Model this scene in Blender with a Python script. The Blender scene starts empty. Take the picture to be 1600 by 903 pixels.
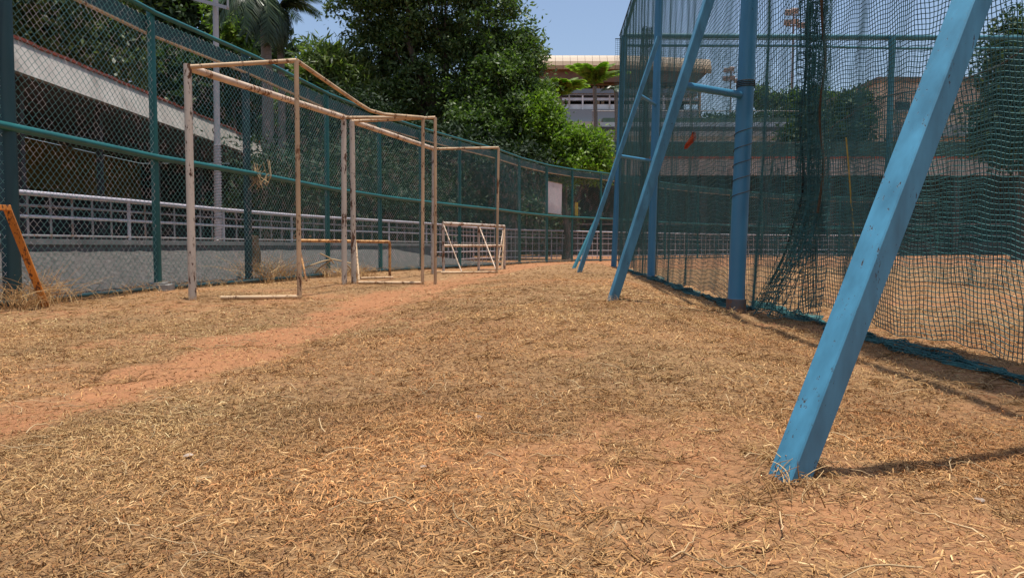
import bpy, bmesh, math, random
import numpy as np
from mathutils import Vector, Matrix, Quaternion

random.seed(7)
rng = np.random.default_rng(7)
scene = bpy.context.scene
C = scene.collection

# ------------------------------------------------------------------ camera, sky, sun, exposure
CAM_Z = 0.50
PITCH = math.radians(3.12)
FPX = 1200.0
cam_d = bpy.data.cameras.new('camera')
cam_d.sensor_width = 36.0
cam_d.lens = 36.0 * FPX / 1600.0
cam_d.clip_start = 0.02
cam_d.clip_end = 3000
cam = bpy.data.objects.new('camera', cam_d)
cam.location = (0, 0, CAM_Z)
cam.rotation_euler = (math.radians(90) - PITCH, 0, 0)
C.objects.link(cam)
scene.camera = cam

SUN = Vector((0.05, -0.03, 1.0)).normalized()
world = bpy.data.worlds.new('World')
scene.world = world
world.use_nodes = True
wn = world.node_tree
for n in list(wn.nodes):
    wn.nodes.remove(n)
sky = wn.nodes.new('ShaderNodeTexSky')
sky.sky_type = 'NISHITA'
sky.sun_disc = False
sky.sun_elevation = math.asin(SUN.z)
sky.sun_rotation = math.atan2(SUN.x, SUN.y)
sky.air_density = 1.0
sky.dust_density = 2.2
sky.ozone_density = 1.4
bg = wn.nodes.new('ShaderNodeBackground')
bg.inputs['Strength'].default_value = 0.13
wo = wn.nodes.new('ShaderNodeOutputWorld')
wn.links.new(sky.outputs[0], bg.inputs[0])
wn.links.new(bg.outputs[0], wo.inputs[0])

sun_d = bpy.data.lights.new('sun', 'SUN')
sun_d.energy = 4.6
sun_d.angle = math.radians(0.53)
sun_d.color = (1.0, 0.95, 0.87)
sun_o = bpy.data.objects.new('sun', sun_d)
sun_o.rotation_euler = SUN.to_track_quat('Z', 'Y').to_euler()
sun_o.location = (0, 0, 60)
C.objects.link(sun_o)

vs = scene.view_settings
vs.view_transform = 'Standard'
vs.look = 'None'
vs.gamma = 1.0
vs.use_curve_mapping = False
vs.exposure = 0.30
scene.cycles.max_bounces = 6
scene.cycles.transparent_max_bounces = 8


# ------------------------------------------------------------------ surveying helpers
def ray(x, y):
    a = (x - 800.0) / FPX
    b = (451.5 - y) / FPX
    cp, sp = math.cos(PITCH), math.sin(PITCH)
    return Vector((a, cp + b * sp, b * cp - sp))


def at(x, y, Y):
    d = ray(x, y)
    t = Y / d.y
    return Vector((d.x * t, Y, CAM_Z + d.z * t))


def sstep(a, b, v):
    t = np.clip((np.asarray(v, float) - a) / (b - a), 0, 1)
    return t * t * (3 - 2 * t)


_perm = np.random.default_rng(3).random((64, 64))


def vnoise(x, y, s):
    x = np.asarray(x, float) / s + 1000.3
    y = np.asarray(y, float) / s + 1000.7
    xi = np.floor(x).astype(int); yi = np.floor(y).astype(int)
    fx = x - xi; fy = y - yi
    fx = fx * fx * (3 - 2 * fx); fy = fy * fy * (3 - 2 * fy)
    g = lambda i, j: _perm[i % 64, j % 64]
    return (g(xi, yi) * (1 - fx) * (1 - fy) + g(xi + 1, yi) * fx * (1 - fy)
            + g(xi, yi + 1) * (1 - fx) * fy + g(xi + 1, yi + 1) * fx * fy)


def net_line(Y):
    return 1.16 + 0.08 * np.clip(Y, 0, 22)


def height(X, Y):
    X = np.asarray(X, float); Y = np.asarray(Y, float)
    dn = net_line(Y) - X
    g = sstep(0.0, 0.75, dn) * (1 - sstep(1.3, 3.1, dn))
    A = 0.05 + 0.065 * sstep(2.0, 5.0, Y)
    A = A * (1 - sstep(19, 24, Y))
    z = A * g
    near = 1 - sstep(25, 40, np.hypot(X, Y))
    z = z + near * ((vnoise(X, Y, 0.9) - 0.5) * 0.030 + (vnoise(X, Y, 0.33) - 0.5) * 0.016
                    + (vnoise(X, Y, 0.11) - 0.5) * 0.014 + (vnoise(X + 3, Y, 0.05) - 0.5) * 0.007)
    return z


_flat_height = height
MOUNDS = []


def height(X, Y):
    z = _flat_height(X, Y)
    for (mx, my, ma, mr) in MOUNDS:
        d2 = (np.asarray(X, float) - mx) ** 2 + (np.asarray(Y, float) - my) ** 2
        z = z + ma * np.exp(-d2 / (mr * mr)) * (0.6 + 0.8 * vnoise(X, Y, 0.06))
    return z


def hz(X, Y):
    return float(height(X, Y))


def ground_at(x, y):
    d = ray(x, y)
    lo, hi = 0.3, 60.0
    for _ in range(60):
        m = 0.5 * (lo + hi)
        p = Vector((0, 0, CAM_Z)) + d * (m / d.y)
        if p.z > hz(p.x, p.y):
            lo = m
        else:
            hi = m
    p = Vector((0, 0, CAM_Z)) + d * (lo / d.y)
    return Vector((p.x, p.y, hz(p.x, p.y)))


for (x_, y_, a_, r_) in ((1240, 744, 0.022, 0.10), (957, 470, 0.035, 0.16), (905, 426, 0.04, 0.2), (1150, 497, 0.03, 0.17), (1017, 437, 0.03, 0.2)):
    q_ = ground_at(x_, y_)
    MOUNDS.append((q_.x, q_.y, a_, r_))


def path_x(Y):                       # centre line of the bare red path
    return np.interp(Y, [0, 2.1, 2.8, 5.3, 8, 11, 15, 20, 26], [-1.75, -1.45, -1.3, -1.22, -1.1, -0.85, -0.2, 1.3, 3.5])


def straw_cover(X, Y):               # 0 bare soil ... 1 thick straw
    X = np.asarray(X, float); Y = np.asarray(Y, float)
    n = 0.34 * vnoise(X + 7, Y, 1.1) + 0.38 * vnoise(X, Y + 5, 0.4) + 0.28 * vnoise(X, Y, 0.15)
    w = 0.24 + 0.02 * Y + 0.30 * (vnoise(X, Y, 0.5) - 0.5) + 0.16 * (vnoise(X, Y, 0.14) - 0.5)
    p = 1 - sstep(w * 0.55, w * 1.5, np.abs(X - path_x(Y)))
    c = (0.33 + 0.67 * sstep(0.24, 0.60, n)) * (1 - (0.52 + 0.40 * vnoise(X + 3, Y + 9, 0.25)) * p)
    bare = sstep(0.9, 1.5, X - 0.06 * Y) * (1 - sstep(8, 14, Y))
    c = c * (1 - 0.25 * bare)
    far = sstep(15.0, 19.0, Y - 0.25 * np.abs(X))
    c = c * (1 - 0.7 * far)
    return np.clip(c, 0, 1)


# ------------------------------------------------------------------ mesh builder
class MB:
    def __init__(s):
        s.v = []; s.f = []; s.n = 0

    def add(s, verts, faces):
        o = s.n
        s.v.extend([tuple(p) for p in verts])
        s.f.extend([tuple(i + o for i in f) for f in faces])
        s.n += len(verts)
        return s

    def box(s, c, size, rot=None):
        hx, hy, hz_ = size[0] / 2, size[1] / 2, size[2] / 2
        pts = [Vector((x, y, z)) for z in (-hz_, hz_) for y in (-hy, hy) for x in (-hx, hx)]
        if rot is not None:
            pts = [rot @ p for p in pts]
        c = Vector(c)
        pts = [p + c for p in pts]
        return s.add(pts, [(0, 2, 3, 1), (4, 5, 7, 6), (0, 1, 5, 4), (2, 6, 7, 3), (0, 4, 6, 2), (1, 3, 7, 5)])

    def box2(s, a, b):
        return s.box([(a[i] + b[i]) / 2 for i in range(3)], [abs(b[i] - a[i]) for i in range(3)])

    def tube(s, pts, r, n=8, caps=True):
        pts = [Vector(p) for p in pts]
        if not hasattr(r, '__len__'):
            r = [r] * len(pts)
        rings = []
        up = Vector((0, 0, 1))
        d0 = (pts[1] - pts[0]).normalized()
        if abs(d0.z) > 0.95:
            up = Vector((1, 0, 0))
        a = d0.cross(up).normalized()
        for i, p in enumerate(pts):
            if i == 0:
                d = pts[1] - pts[0]
            elif i == len(pts) - 1:
                d = pts[-1] - pts[-2]
            else:
                d = (pts[i + 1] - pts[i]).normalized() + (pts[i] - pts[i - 1]).normalized()
            d = d.normalized()
            a = (a - d * a.dot(d)).normalized()
            b = d.cross(a)
            rings.append([p + (a * math.cos(t) + b * math.sin(t)) * r[i] for t in [2 * math.pi * k / n for k in range(n)]])
        vs_ = [q for ring in rings for q in ring]
        fs = []
        for i in range(len(pts) - 1):
            for k in range(n):
                k2 = (k + 1) % n
                fs.append((i * n + k, i * n + k2, (i + 1) * n + k2, (i + 1) * n + k))
        if caps:
            fs.append(tuple(range(n - 1, -1, -1)))
            m = (len(pts) - 1) * n
            fs.append(tuple(m + k for k in range(n)))
        return s.add(vs_, fs)

    def square_tube(s, p0, p1, side, roll, ch=0.05):
        p0 = Vector(p0); p1 = Vector(p1)
        d = (p1 - p0).normalized()
        a = Vector((1, 0, 0)); a = (a - d * a.dot(d)).normalized()
        b = d.cross(a)
        h = side / 2; c = side * ch
        prof = [(h, h - c), (h - c, h), (-h + c, h), (-h, h - c), (-h, -h + c), (-h + c, -h), (h - c, -h), (h, -h + c)]
        cr, sr = math.cos(roll), math.sin(roll)
        prof = [(x * cr - y * sr, x * sr + y * cr) for x, y in prof]
        L = (p1 - p0).length
        m = max(2, int(L / 0.25))
        vs_ = []
        for i in range(m + 1):
            q = p0 + d * (L * i / m)
            vs_ += [q + a * x + b * y for x, y in prof]
        fs = []
        for i in range(m):
            for k in range(8):
                k2 = (k + 1) % 8
                fs.append((i * 8 + k, i * 8 + k2, (i + 1) * 8 + k2, (i + 1) * 8 + k))
        fs.append(tuple(range(7, -1, -1))); fs.append(tuple(m * 8 + k for k in range(8)))
        return s.add(vs_, fs)

    def build(s, name, mat, parent=None, smooth=False):
        me = bpy.data.meshes.new(name)
        me.from_pydata(s.v, [], s.f)
        return link(name, me, mat, parent, smooth)


def link(name, me, mat, parent=None, smooth=False):
    if mat is not None and len(me.materials) == 0:
        me.materials.append(mat)
    if smooth:
        me.polygons.foreach_set('use_smooth', np.ones(len(me.polygons), bool))
        try:
            me.set_sharp_from_angle(angle=math.radians(40))
        except Exception:
            pass
    o = bpy.data.objects.new(name, me)
    C.objects.link(o)
    if parent is not None:
        o.parent = parent
        o.matrix_parent_inverse = Matrix.Translation(-parent.location)
    return o


def np_mesh(name, V, F, mat, parent=None, col=None, smooth=False):
    """V (n,3), F (m,k) with one k: a fast mesh."""
    V = np.asarray(V, np.float32); F = np.asarray(F, np.int32)
    m, k = F.shape
    me = bpy.data.meshes.new(name)
    me.vertices.add(len(V)); me.vertices.foreach_set('co', V.ravel())
    me.loops.add(m * k); me.loops.foreach_set('vertex_index', F.ravel())
    me.polygons.add(m)
    me.polygons.foreach_set('loop_start', np.arange(0, m * k, k, dtype=np.int32))
    me.update(calc_edges=True)
    if col is not None:
        at_ = me.color_attributes.new('tint', 'FLOAT_COLOR', 'POINT')
        at_.data.foreach_set('color', np.asarray(col, np.float32).ravel())
    return link(name, me, mat, parent, smooth)


def strands(P, r, sides=3):
    """P: (n, m, 3) n polylines of m points -> tube mesh arrays (quads)."""
    P = np.asarray(P, float)
    n, m, _ = P.shape
    T = np.gradient(P, axis=1)
    T /= np.linalg.norm(T, axis=2, keepdims=True) + 1e-12
    ref = np.array([0.371, 0.557, 0.743])
    A = np.cross(T, ref); A /= np.linalg.norm(A, axis=2, keepdims=True) + 1e-12
    B = np.cross(T, A)
    r = np.broadcast_to(np.asarray(r, float), (n, m))[..., None] if np.ndim(r) else r
    rings = [P + (A * math.cos(t) + B * math.sin(t)) * r for t in [2 * math.pi * k / sides for k in range(sides)]]
    V = np.stack(rings, axis=2).reshape(-1, 3)
    idx = np.arange(n * m * sides).reshape(n, m, sides)
    a = idx[:, :-1, :]; b = np.roll(a, -1, axis=2)
    c = idx[:, 1:, :]; d = np.roll(c, -1, axis=2)
    F = np.stack([a, b, d, c], axis=-1).reshape(-1, 4)
    return V, F


def empty(name, loc=(0, 0, 0)):
    o = bpy.data.objects.new(name, None)
    o.location = loc
    o.empty_display_size = 0.2
    C.objects.link(o)
    return o


def tag(o, label=None, cat=None, group=None, kind=None):
    if label: o['label'] = label
    if cat: o['category'] = cat
    if group: o['group'] = group
    if kind: o['kind'] = kind
    return o


# ------------------------------------------------------------------ materials
def mat_new(name):
    m = bpy.data.materials.new(name)
    m.use_nodes = True
    nt = m.node_tree
    b = nt.nodes['Principled BSDF']
    return m, nt, b


def coords(nt, scale=(1, 1, 1), kind='Object'):
    t = nt.nodes.new('ShaderNodeTexCoord')
    mp = nt.nodes.new('ShaderNodeMapping')
    mp.inputs['Scale'].default_value = scale
    nt.links.new(t.outputs[kind], mp.inputs[0])
    return mp.outputs[0]


def noise(nt, vec, scale, detail=4, rough=0.6, dist=0.0):
    n = nt.nodes.new('ShaderNodeTexNoise')
    n.inputs['Scale'].default_value = scale
    n.inputs['Detail'].default_value = detail
    n.inputs['Roughness'].default_value = rough
    n.inputs['Distortion'].default_value = dist
    nt.links.new(vec, n.inputs['Vector'])
    return n.outputs[0]


def ramp(nt, fac, stops):
    r = nt.nodes.new('ShaderNodeValToRGB')
    e = r.color_ramp.elements
    while len(e) < len(stops):
        e.new(0.5)
    for i, (p, c) in enumerate(stops):
        e[i].position = p
        e[i].color = (c[0], c[1], c[2], 1) if hasattr(c, '__len__') else (c, c, c, 1)
    nt.links.new(fac, r.inputs[0])
    return r.outputs[0]


def mix(nt, fac, a, b, blend='MIX'):
    m = nt.nodes.new('ShaderNodeMix')
    m.data_type = 'RGBA'
    m.blend_type = blend
    for s, v in ((0, fac), (6, a), (7, b)):
        if hasattr(v, 'is_linked') or hasattr(v, 'links'):
            nt.links.new(v, m.inputs[s])
        elif s == 0:
            m.inputs[0].default_value = v
        else:
            m.inputs[s].default_value = (v[0], v[1], v[2], 1)
    return m.outputs[2]


def bump(nt, b, h, strength=0.4, dist=0.01):
    bp = nt.nodes.new('ShaderNodeBump')
    bp.inputs['Strength'].default_value = strength
    bp.inputs['Distance'].default_value = dist
    nt.links.new(h, bp.inputs['Height'])
    nt.links.new(bp.outputs[0], b.inputs['Normal'])


def paint_mat(name, base, under, chip=0.62, scale=(9, 9, 3), rough=0.45, var=0.25, under2=None, metal=0.0, fine=40, spec=0.5):
    """Paint over metal: soft fading plus chipped patches that show what is under it."""
    m, nt, b = mat_new(name)
    v = coords(nt, scale)
    f = noise(nt, v, 1.0, 5, 0.65)
    dirt = noise(nt, v, 0.35, 3)
    c0 = mix(nt, ramp(nt, dirt, [(0.3, 0.0), (0.75, 1.0)]), [x * (1 - var) for x in base], [min(1, x * (1 + var * 0.5)) for x in base])
    f2 = noise(nt, v, fine / 10.0, 3, 0.7)
    comb = nt.nodes.new('ShaderNodeMath'); comb.operation = 'MULTIPLY_ADD'
    nt.links.new(f2, comb.inputs[0]); comb.inputs[1].default_value = 0.35
    sc = nt.nodes.new('ShaderNodeMath'); sc.operation = 'MULTIPLY'
    nt.links.new(f, sc.inputs[0]); sc.inputs[1].default_value = 0.65
    nt.links.new(sc.outputs[0], comb.inputs[2])
    mask = ramp(nt, comb.outputs[0], [(chip - 0.015, 0.0), (chip + 0.015, 1.0)])
    u = under if under2 is None else mix(nt, ramp(nt, f2, [(0.35, 0.0), (0.65, 1.0)]), under, under2)
    nt.links.new(mix(nt, mask, c0, u), b.inputs['Base Color'])
    rr = nt.nodes.new('ShaderNodeMapRange')
    nt.links.new(mask, rr.inputs[0]); rr.inputs[3].default_value = rough; rr.inputs[4].default_value = 0.85
    nt.links.new(rr.outputs[0], b.inputs['Roughness'])
    b.inputs['Specular IOR Level'].default_value = spec
    inv = nt.nodes.new('ShaderNodeMath'); inv.operation = 'SUBTRACT'
    inv.inputs[0].default_value = 1.0; nt.links.new(mask, inv.inputs[1])
    bump(nt, b, inv.outputs[0], 0.5, 0.002)
    return m


def rough_mat(name, stops, scale=4.0, rough=0.9, bstr=0.4, bdist=0.02, detail=6, stretch=(1, 1, 1), bscale=None):
    m, nt, b = mat_new(name)
    v = coords(nt, stretch)
    f = noise(nt, v, scale, detail, 0.65)
    nt.links.new(ramp(nt, f, stops), b.inputs['Base Color'])
    b.inputs['Roughness'].default_value = rough
    h = noise(nt, v, bscale or scale * 3, 5, 0.7)
    bump(nt, b, h, bstr, bdist)
    return m


def leaf_mat(name, dark, mid, light, trans=0.35, rough=0.5):
    m, nt, b = mat_new(name)
    g = nt.nodes.new('ShaderNodeNewGeometry')
    col = ramp(nt, g.outputs['Random Per Island'], [(0.0, dark), (0.55, mid), (1.0, light)])
    nt.links.new(col, b.inputs['Base Color'])
    b.inputs['Roughness'].default_value = rough
    b.inputs['Specular IOR Level'].default_value = 0.35
    tr = nt.nodes.new('ShaderNodeBsdfTranslucent')
    tc = mix(nt, 1.0, col, (1.0, 1.25, 0.45), 'MULTIPLY')
    nt.links.new(tc, tr.inputs[0])
    ms = nt.nodes.new('ShaderNodeMixShader')
    ms.inputs[0].default_value = trans
    out = nt.nodes['Material Output']
    nt.links.new(b.outputs[0], ms.inputs[1]); nt.links.new(tr.outputs[0], ms.inputs[2])
    nt.links.new(ms.outputs[0], out.inputs[0])
    return m


M = {}
M['blue'] = paint_mat('blue_paint', (0.062, 0.232, 0.355), (0.10, 0.085, 0.075), chip=0.638, scale=(55, 55, 18), rough=0.42, var=0.34, under2=(0.03, 0.03, 0.035))
M['blue_post'] = paint_mat('blue_post_paint', (0.043, 0.200, 0.335), (0.16, 0.085, 0.05), chip=0.68, scale=(8, 8, 3), rough=0.4, var=0.2, under2=(0.04, 0.04, 0.04))
M['teal_frame'] = paint_mat('teal_frame_paint', (0.030, 0.165, 0.215), (0.10, 0.07, 0.05), chip=0.70, scale=(6, 6, 3), rough=0.5, var=0.25)
M['green'] = paint_mat('green_paint', (0.010, 0.115, 0.108), (0.13, 0.07, 0.04), chip=0.71, scale=(7, 7, 3), rough=0.38, var=0.3)
M['green_dark'] = paint_mat('dark_green_paint', (0.006, 0.045, 0.052), (0.13, 0.07, 0.04), chip=0.70, scale=(7, 7, 3), rough=0.5, var=0.3)
M['wire'] = paint_mat('green_coated_wire', (0.13, 0.34, 0.30), (0.50, 0.50, 0.46), chip=0.545, scale=(5, 5, 5), rough=0.30, var=0.3, under2=(0.55, 0.53, 0.49), spec=0.9)
M['white_rust'] = paint_mat('chipped_white_paint', (0.56, 0.49, 0.40), (0.24, 0.11, 0.045), chip=0.57, scale=(11, 11, 3.5), rough=0.5, var=0.2, under2=(0.06, 0.03, 0.02))
M['rust_white'] = paint_mat('rusty_white_paint', (0.64, 0.49, 0.36), (0.42, 0.22, 0.10), chip=0.55, scale=(9, 9, 5), rough=0.6, var=0.3, under2=(0.11, 0.05, 0.025))
M['rust_cream'] = paint_mat('rusty_cream_paint', (0.52, 0.43, 0.35), (0.30, 0.14, 0.06), chip=0.545, scale=(9, 9, 4), rough=0.55, var=0.25, under2=(0.12, 0.055, 0.03))
M['rust_tan'] = paint_mat('rusted_tan_pipe', (0.54, 0.375, 0.22), (0.34, 0.165, 0.07), chip=0.575, scale=(10, 10, 4), rough=0.7, var=0.3, under2=(0.10, 0.045, 0.02))
M['rust_yellow'] = paint_mat('rusted_yellow_paint', (0.58, 0.30, 0.10), (0.27, 0.10, 0.035), chip=0.52, scale=(10, 10, 6), rough=0.6, var=0.3, under2=(0.12, 0.05, 0.02))
M['orange'] = paint_mat('worn_orange_paint', (0.60, 0.21, 0.028), (0.30, 0.105, 0.03), chip=0.56, scale=(22, 22, 7), rough=0.55, var=0.3, under2=(0.08, 0.03, 0.015))
M['dull_steel'] = paint_mat('dull_rusty_steel', (0.10, 0.095, 0.10), (0.17, 0.085, 0.045), chip=0.52, scale=(20, 20, 10), rough=0.6, var=0.3)
M['galv'] = paint_mat('galvanised_pipe', (0.46, 0.43, 0.46), (0.30, 0.23, 0.20), chip=0.60, scale=(6, 6, 6), rough=0.35, var=0.2)
M['galv_pole'] = paint_mat('grey_pole_metal', (0.36, 0.36, 0.37), (0.25, 0.22, 0.2), chip=0.66, scale=(4, 4, 2), rough=0.45, var=0.2)
M['rail_dull'] = paint_mat('dull_rail_paint', (0.26, 0.24, 0.24), (0.20, 0.12, 0.08), chip=0.56, scale=(8, 8, 4), rough=0.6, var=0.3)
M['concrete'] = rough_mat('concrete', [(0.25, (0.16, 0.15, 0.135)), (0.55, (0.27, 0.255, 0.23)), (0.8, (0.38, 0.36, 0.33))], 3.0)
M['rubble'] = rough_mat('grey_plastered_stone', [(0.25, (0.085, 0.08, 0.078)), (0.5, (0.17, 0.16, 0.155)), (0.75, (0.26, 0.245, 0.23))], 6.0, 0.95, 0.8, 0.05)
M['gravel'] = rough_mat('grey_gravel', [(0.30, (0.022, 0.02, 0.018)), (0.48, (0.078, 0.071, 0.063)), (0.70, (0.17, 0.155, 0.138))], 16.0, 0.95, 1.0, 0.08, bscale=16)
M['fascia'] = rough_mat('stained_white_plaster', [(0.25, (0.20, 0.175, 0.15)), (0.45, (0.38, 0.35, 0.31)), (0.75, (0.50, 0.47, 0.42))], 1.6, 0.85, 0.15, 0.01, stretch=(1, 1, 0.35))
M['red_edge'] = rough_mat('red_edge_paint', [(0.3, (0.20, 0.05, 0.03)), (0.7, (0.42, 0.10, 0.055))], 5.0)
M['olive_wall'] = rough_mat('olive_wall', [(0.3, (0.22, 0.17, 0.05)), (0.7, (0.36, 0.28, 0.09))], 1.5, 0.9, 0.15)
M['dark_wall'] = rough_mat('dark_wall', [(0.3, (0.035, 0.035, 0.036)), (0.7, (0.075, 0.07, 0.068))], 1.5, 0.9, 0.15)
M['stand_roof'] = rough_mat('stand_roof', [(0.3, (0.10, 0.085, 0.075)), (0.7, (0.2, 0.17, 0.15))], 1.5, 0.9, 0.2)
M['tan_metal'] = rough_mat('tan_cladding', [(0.3, (0.20, 0.120, 0.052)), (0.7, (0.25, 0.152, 0.068))], 0.3, 0.5, 0.05)
M['soffit'] = rough_mat('brown_soffit', [(0.3, (0.12, 0.075, 0.05)), (0.7, (0.18, 0.11, 0.07))], 0.5, 0.7, 0.05)
M['tan_column'] = rough_mat('tan_column', [(0.3, (0.50, 0.36, 0.22)), (0.7, (0.62, 0.46, 0.29))], 1.0, 0.6, 0.05)
M['white_slab'] = rough_mat('white_slab', [(0.3, (0.42, 0.43, 0.45)), (0.7, (0.58, 0.58, 0.58))], 0.8, 0.6, 0.05)
M['grey_slab'] = rough_mat('grey_slab', [(0.3, (0.24, 0.23, 0.22)), (0.7, (0.40, 0.38, 0.36))], 0.8, 0.85, 0.2)
M['brown_slab'] = rough_mat('brown_slab', [(0.3, (0.15, 0.10, 0.07)), (0.7, (0.26, 0.18, 0.12))], 0.8, 0.85, 0.2)
M['green_sheet'] = rough_mat('green_sheet', [(0.3, (0.035, 0.06, 0.045)), (0.7, (0.07, 0.11, 0.08))], 2.0, 0.9, 0.3)
M['sandstone'] = rough_mat('sandstone', [(0.25, (0.46, 0.31, 0.21)), (0.5, (0.60, 0.43, 0.30)), (0.75, (0.70, 0.53, 0.40))], 1.2, 0.9, 0.3, 0.05)
M['bark'] = rough_mat('bark', [(0.3, (0.05, 0.038, 0.028)), (0.7, (0.14, 0.11, 0.085))], 8, 0.95, 0.8, 0.03, stretch=(1, 1, 0.25))
M['stump'] = rough_mat('weathered_wood', [(0.3, (0.09, 0.055, 0.03)), (0.7, (0.24, 0.155, 0.085))], 9, 0.95, 0.8, 0.03, stretch=(1, 1, 0.15))
M['palm_bark'] = rough_mat('palm_bark', [(0.3, (0.11, 0.095, 0.08)), (0.7, (0.24, 0.21, 0.18))], 6, 0.95, 0.6, 0.02, stretch=(1, 1, 3))
M['rope'] = rough_mat('brown_rope', [(0.3, (0.03, 0.02, 0.010)), (0.7, (0.085, 0.055, 0.026))], 30, 0.95, 0.6, 0.004)
M['dark_rope'] = rough_mat('dark_rope', [(0.3, (0.012, 0.016, 0.016)), (0.7, (0.05, 0.05, 0.045))], 30, 0.95, 0.6, 0.004)
M['yellow_cord'] = rough_mat('yellow_cord', [(0.3, (0.22, 0.16, 0.03)), (0.7, (0.4, 0.3, 0.08))], 30, 0.95, 0.4, 0.003)
M['cloth'] = rough_mat('orange_cloth', [(0.3, (0.42, 0.085, 0.03)), (0.7, (0.58, 0.14, 0.05))], 12, 0.9, 0.3, 0.004)
M['board'] = rough_mat('white_board', [(0.2, (0.45, 0.40, 0.42)), (0.45, (0.66, 0.60, 0.62)), (0.8, (0.74, 0.70, 0.70))], 5, 0.6, 0.1)
M['stone'] = rough_mat('pebble_stone', [(0.3, (0.26, 0.19, 0.14)), (0.7, (0.46, 0.37, 0.29))], 40, 0.9, 0.5, 0.004)
M['dry_stem'] = rough_mat('dry_stem', [(0.3, (0.26, 0.17, 0.085)), (0.7, (0.50, 0.37, 0.21))], 12, 0.9, 0.3, 0.004)
M['yellow_paint'] = rough_mat('yellow_paint', [(0.3, (0.42, 0.30, 0.02)), (0.7, (0.55, 0.42, 0.05))], 8, 0.7, 0.1)
M['lamp_metal'] = rough_mat('lamp_metal', [(0.3, (0.35, 0.28, 0.26)), (0.7, (0.5, 0.42, 0.38))], 3, 0.5, 0.1)


def net_mat(name, c0, c1):
    m, nt, b = mat_new(name)
    v = coords(nt, (1, 1, 1))
    f = noise(nt, v, 9.0, 4)
    nt.links.new(ramp(nt, f, [(0.3, c0), (0.7, c1)]), b.inputs['Base Color'])
    b.inputs['Roughness'].default_value = 0.6
    b.inputs['Specular IOR Level'].default_value = 0.4
    return m


M['net'] = net_mat('green_net_twine', (0.012, 0.064, 0.066), (0.034, 0.148, 0.145))
M['net_dark'] = net_mat('dark_net_twine', (0.008, 0.024, 0.025), (0.026, 0.066, 0.064))


def glass_mat():
    m, nt, b = mat_new('dark_glass')
    b.inputs['Base Color'].default_value = (0.012, 0.014, 0.018, 1)
    b.inputs['Roughness'].default_value = 0.08
    b.inputs['Specular IOR Level'].default_value = 0.6
    return m


M['glass'] = glass_mat()
_m, _nt, _b = mat_new('grey_pane')
_b.inputs['Base Color'].default_value = (0.30, 0.31, 0.33, 1); _b.inputs['Roughness'].default_value = 0.15
M['pane'] = _m
_m, _nt, _b = mat_new('balustrade_glass')
_b.inputs['Base Color'].default_value = (0.17, 0.19, 0.21, 1); _b.inputs['Roughness'].default_value = 0.12
M['balustrade'] = _m

M['leaf_dark'] = leaf_mat('dark_leaves', (0.050, 0.088, 0.028), (0.088, 0.138, 0.046), (0.150, 0.200, 0.070), 0.4, 0.42)
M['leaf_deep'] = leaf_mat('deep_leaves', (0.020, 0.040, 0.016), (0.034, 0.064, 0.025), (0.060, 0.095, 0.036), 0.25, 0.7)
M['leaf_shade'] = leaf_mat('shade_toned_leaves', (0.012, 0.026, 0.011), (0.022, 0.043, 0.018), (0.040, 0.066, 0.027), 0.2, 0.75)  # tree shade over hedges and undergrowth is put into this darker leaf colour
M['leaf_bright'] = leaf_mat('bright_leaves', (0.07, 0.13, 0.018), (0.14, 0.23, 0.03), (0.23, 0.32, 0.05), 0.45)
M['leaf_mid'] = leaf_mat('mid_leaves', (0.04, 0.075, 0.02), (0.075, 0.125, 0.034), (0.14, 0.20, 0.055), 0.35, 0.45)
M['leaf_feather'] = leaf_mat('feathery_leaves', (0.05, 0.085, 0.025), (0.11, 0.16, 0.045), (0.21, 0.25, 0.085), 0.4)
M['leaf_olive'] = leaf_mat('olive_leaves', (0.04, 0.06, 0.02), (0.085, 0.115, 0.04), (0.14, 0.17, 0.06), 0.35)
M['palm_leaf'] = leaf_mat('palm_leaves', (0.014, 0.03, 0.014), (0.03, 0.055, 0.022), (0.075, 0.105, 0.045), 0.2, 0.35)
M['palm_bright'] = leaf_mat('bright_palm_leaves', (0.10, 0.17, 0.03), (0.18, 0.27, 0.05), (0.28, 0.36, 0.08), 0.6)


def tint_mat(name, rough=0.8, trans=0.15):
    m, nt, b = mat_new(name)
    a = nt.nodes.new('ShaderNodeVertexColor'); a.layer_name = 'tint'
    nt.links.new(a.outputs[0], b.inputs['Base Color'])
    b.inputs['Roughness'].default_value = rough
    b.inputs['Specular IOR Level'].default_value = 0.25
    return m


M['straw'] = tint_mat('dry_grass_blades', 0.7)


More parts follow.
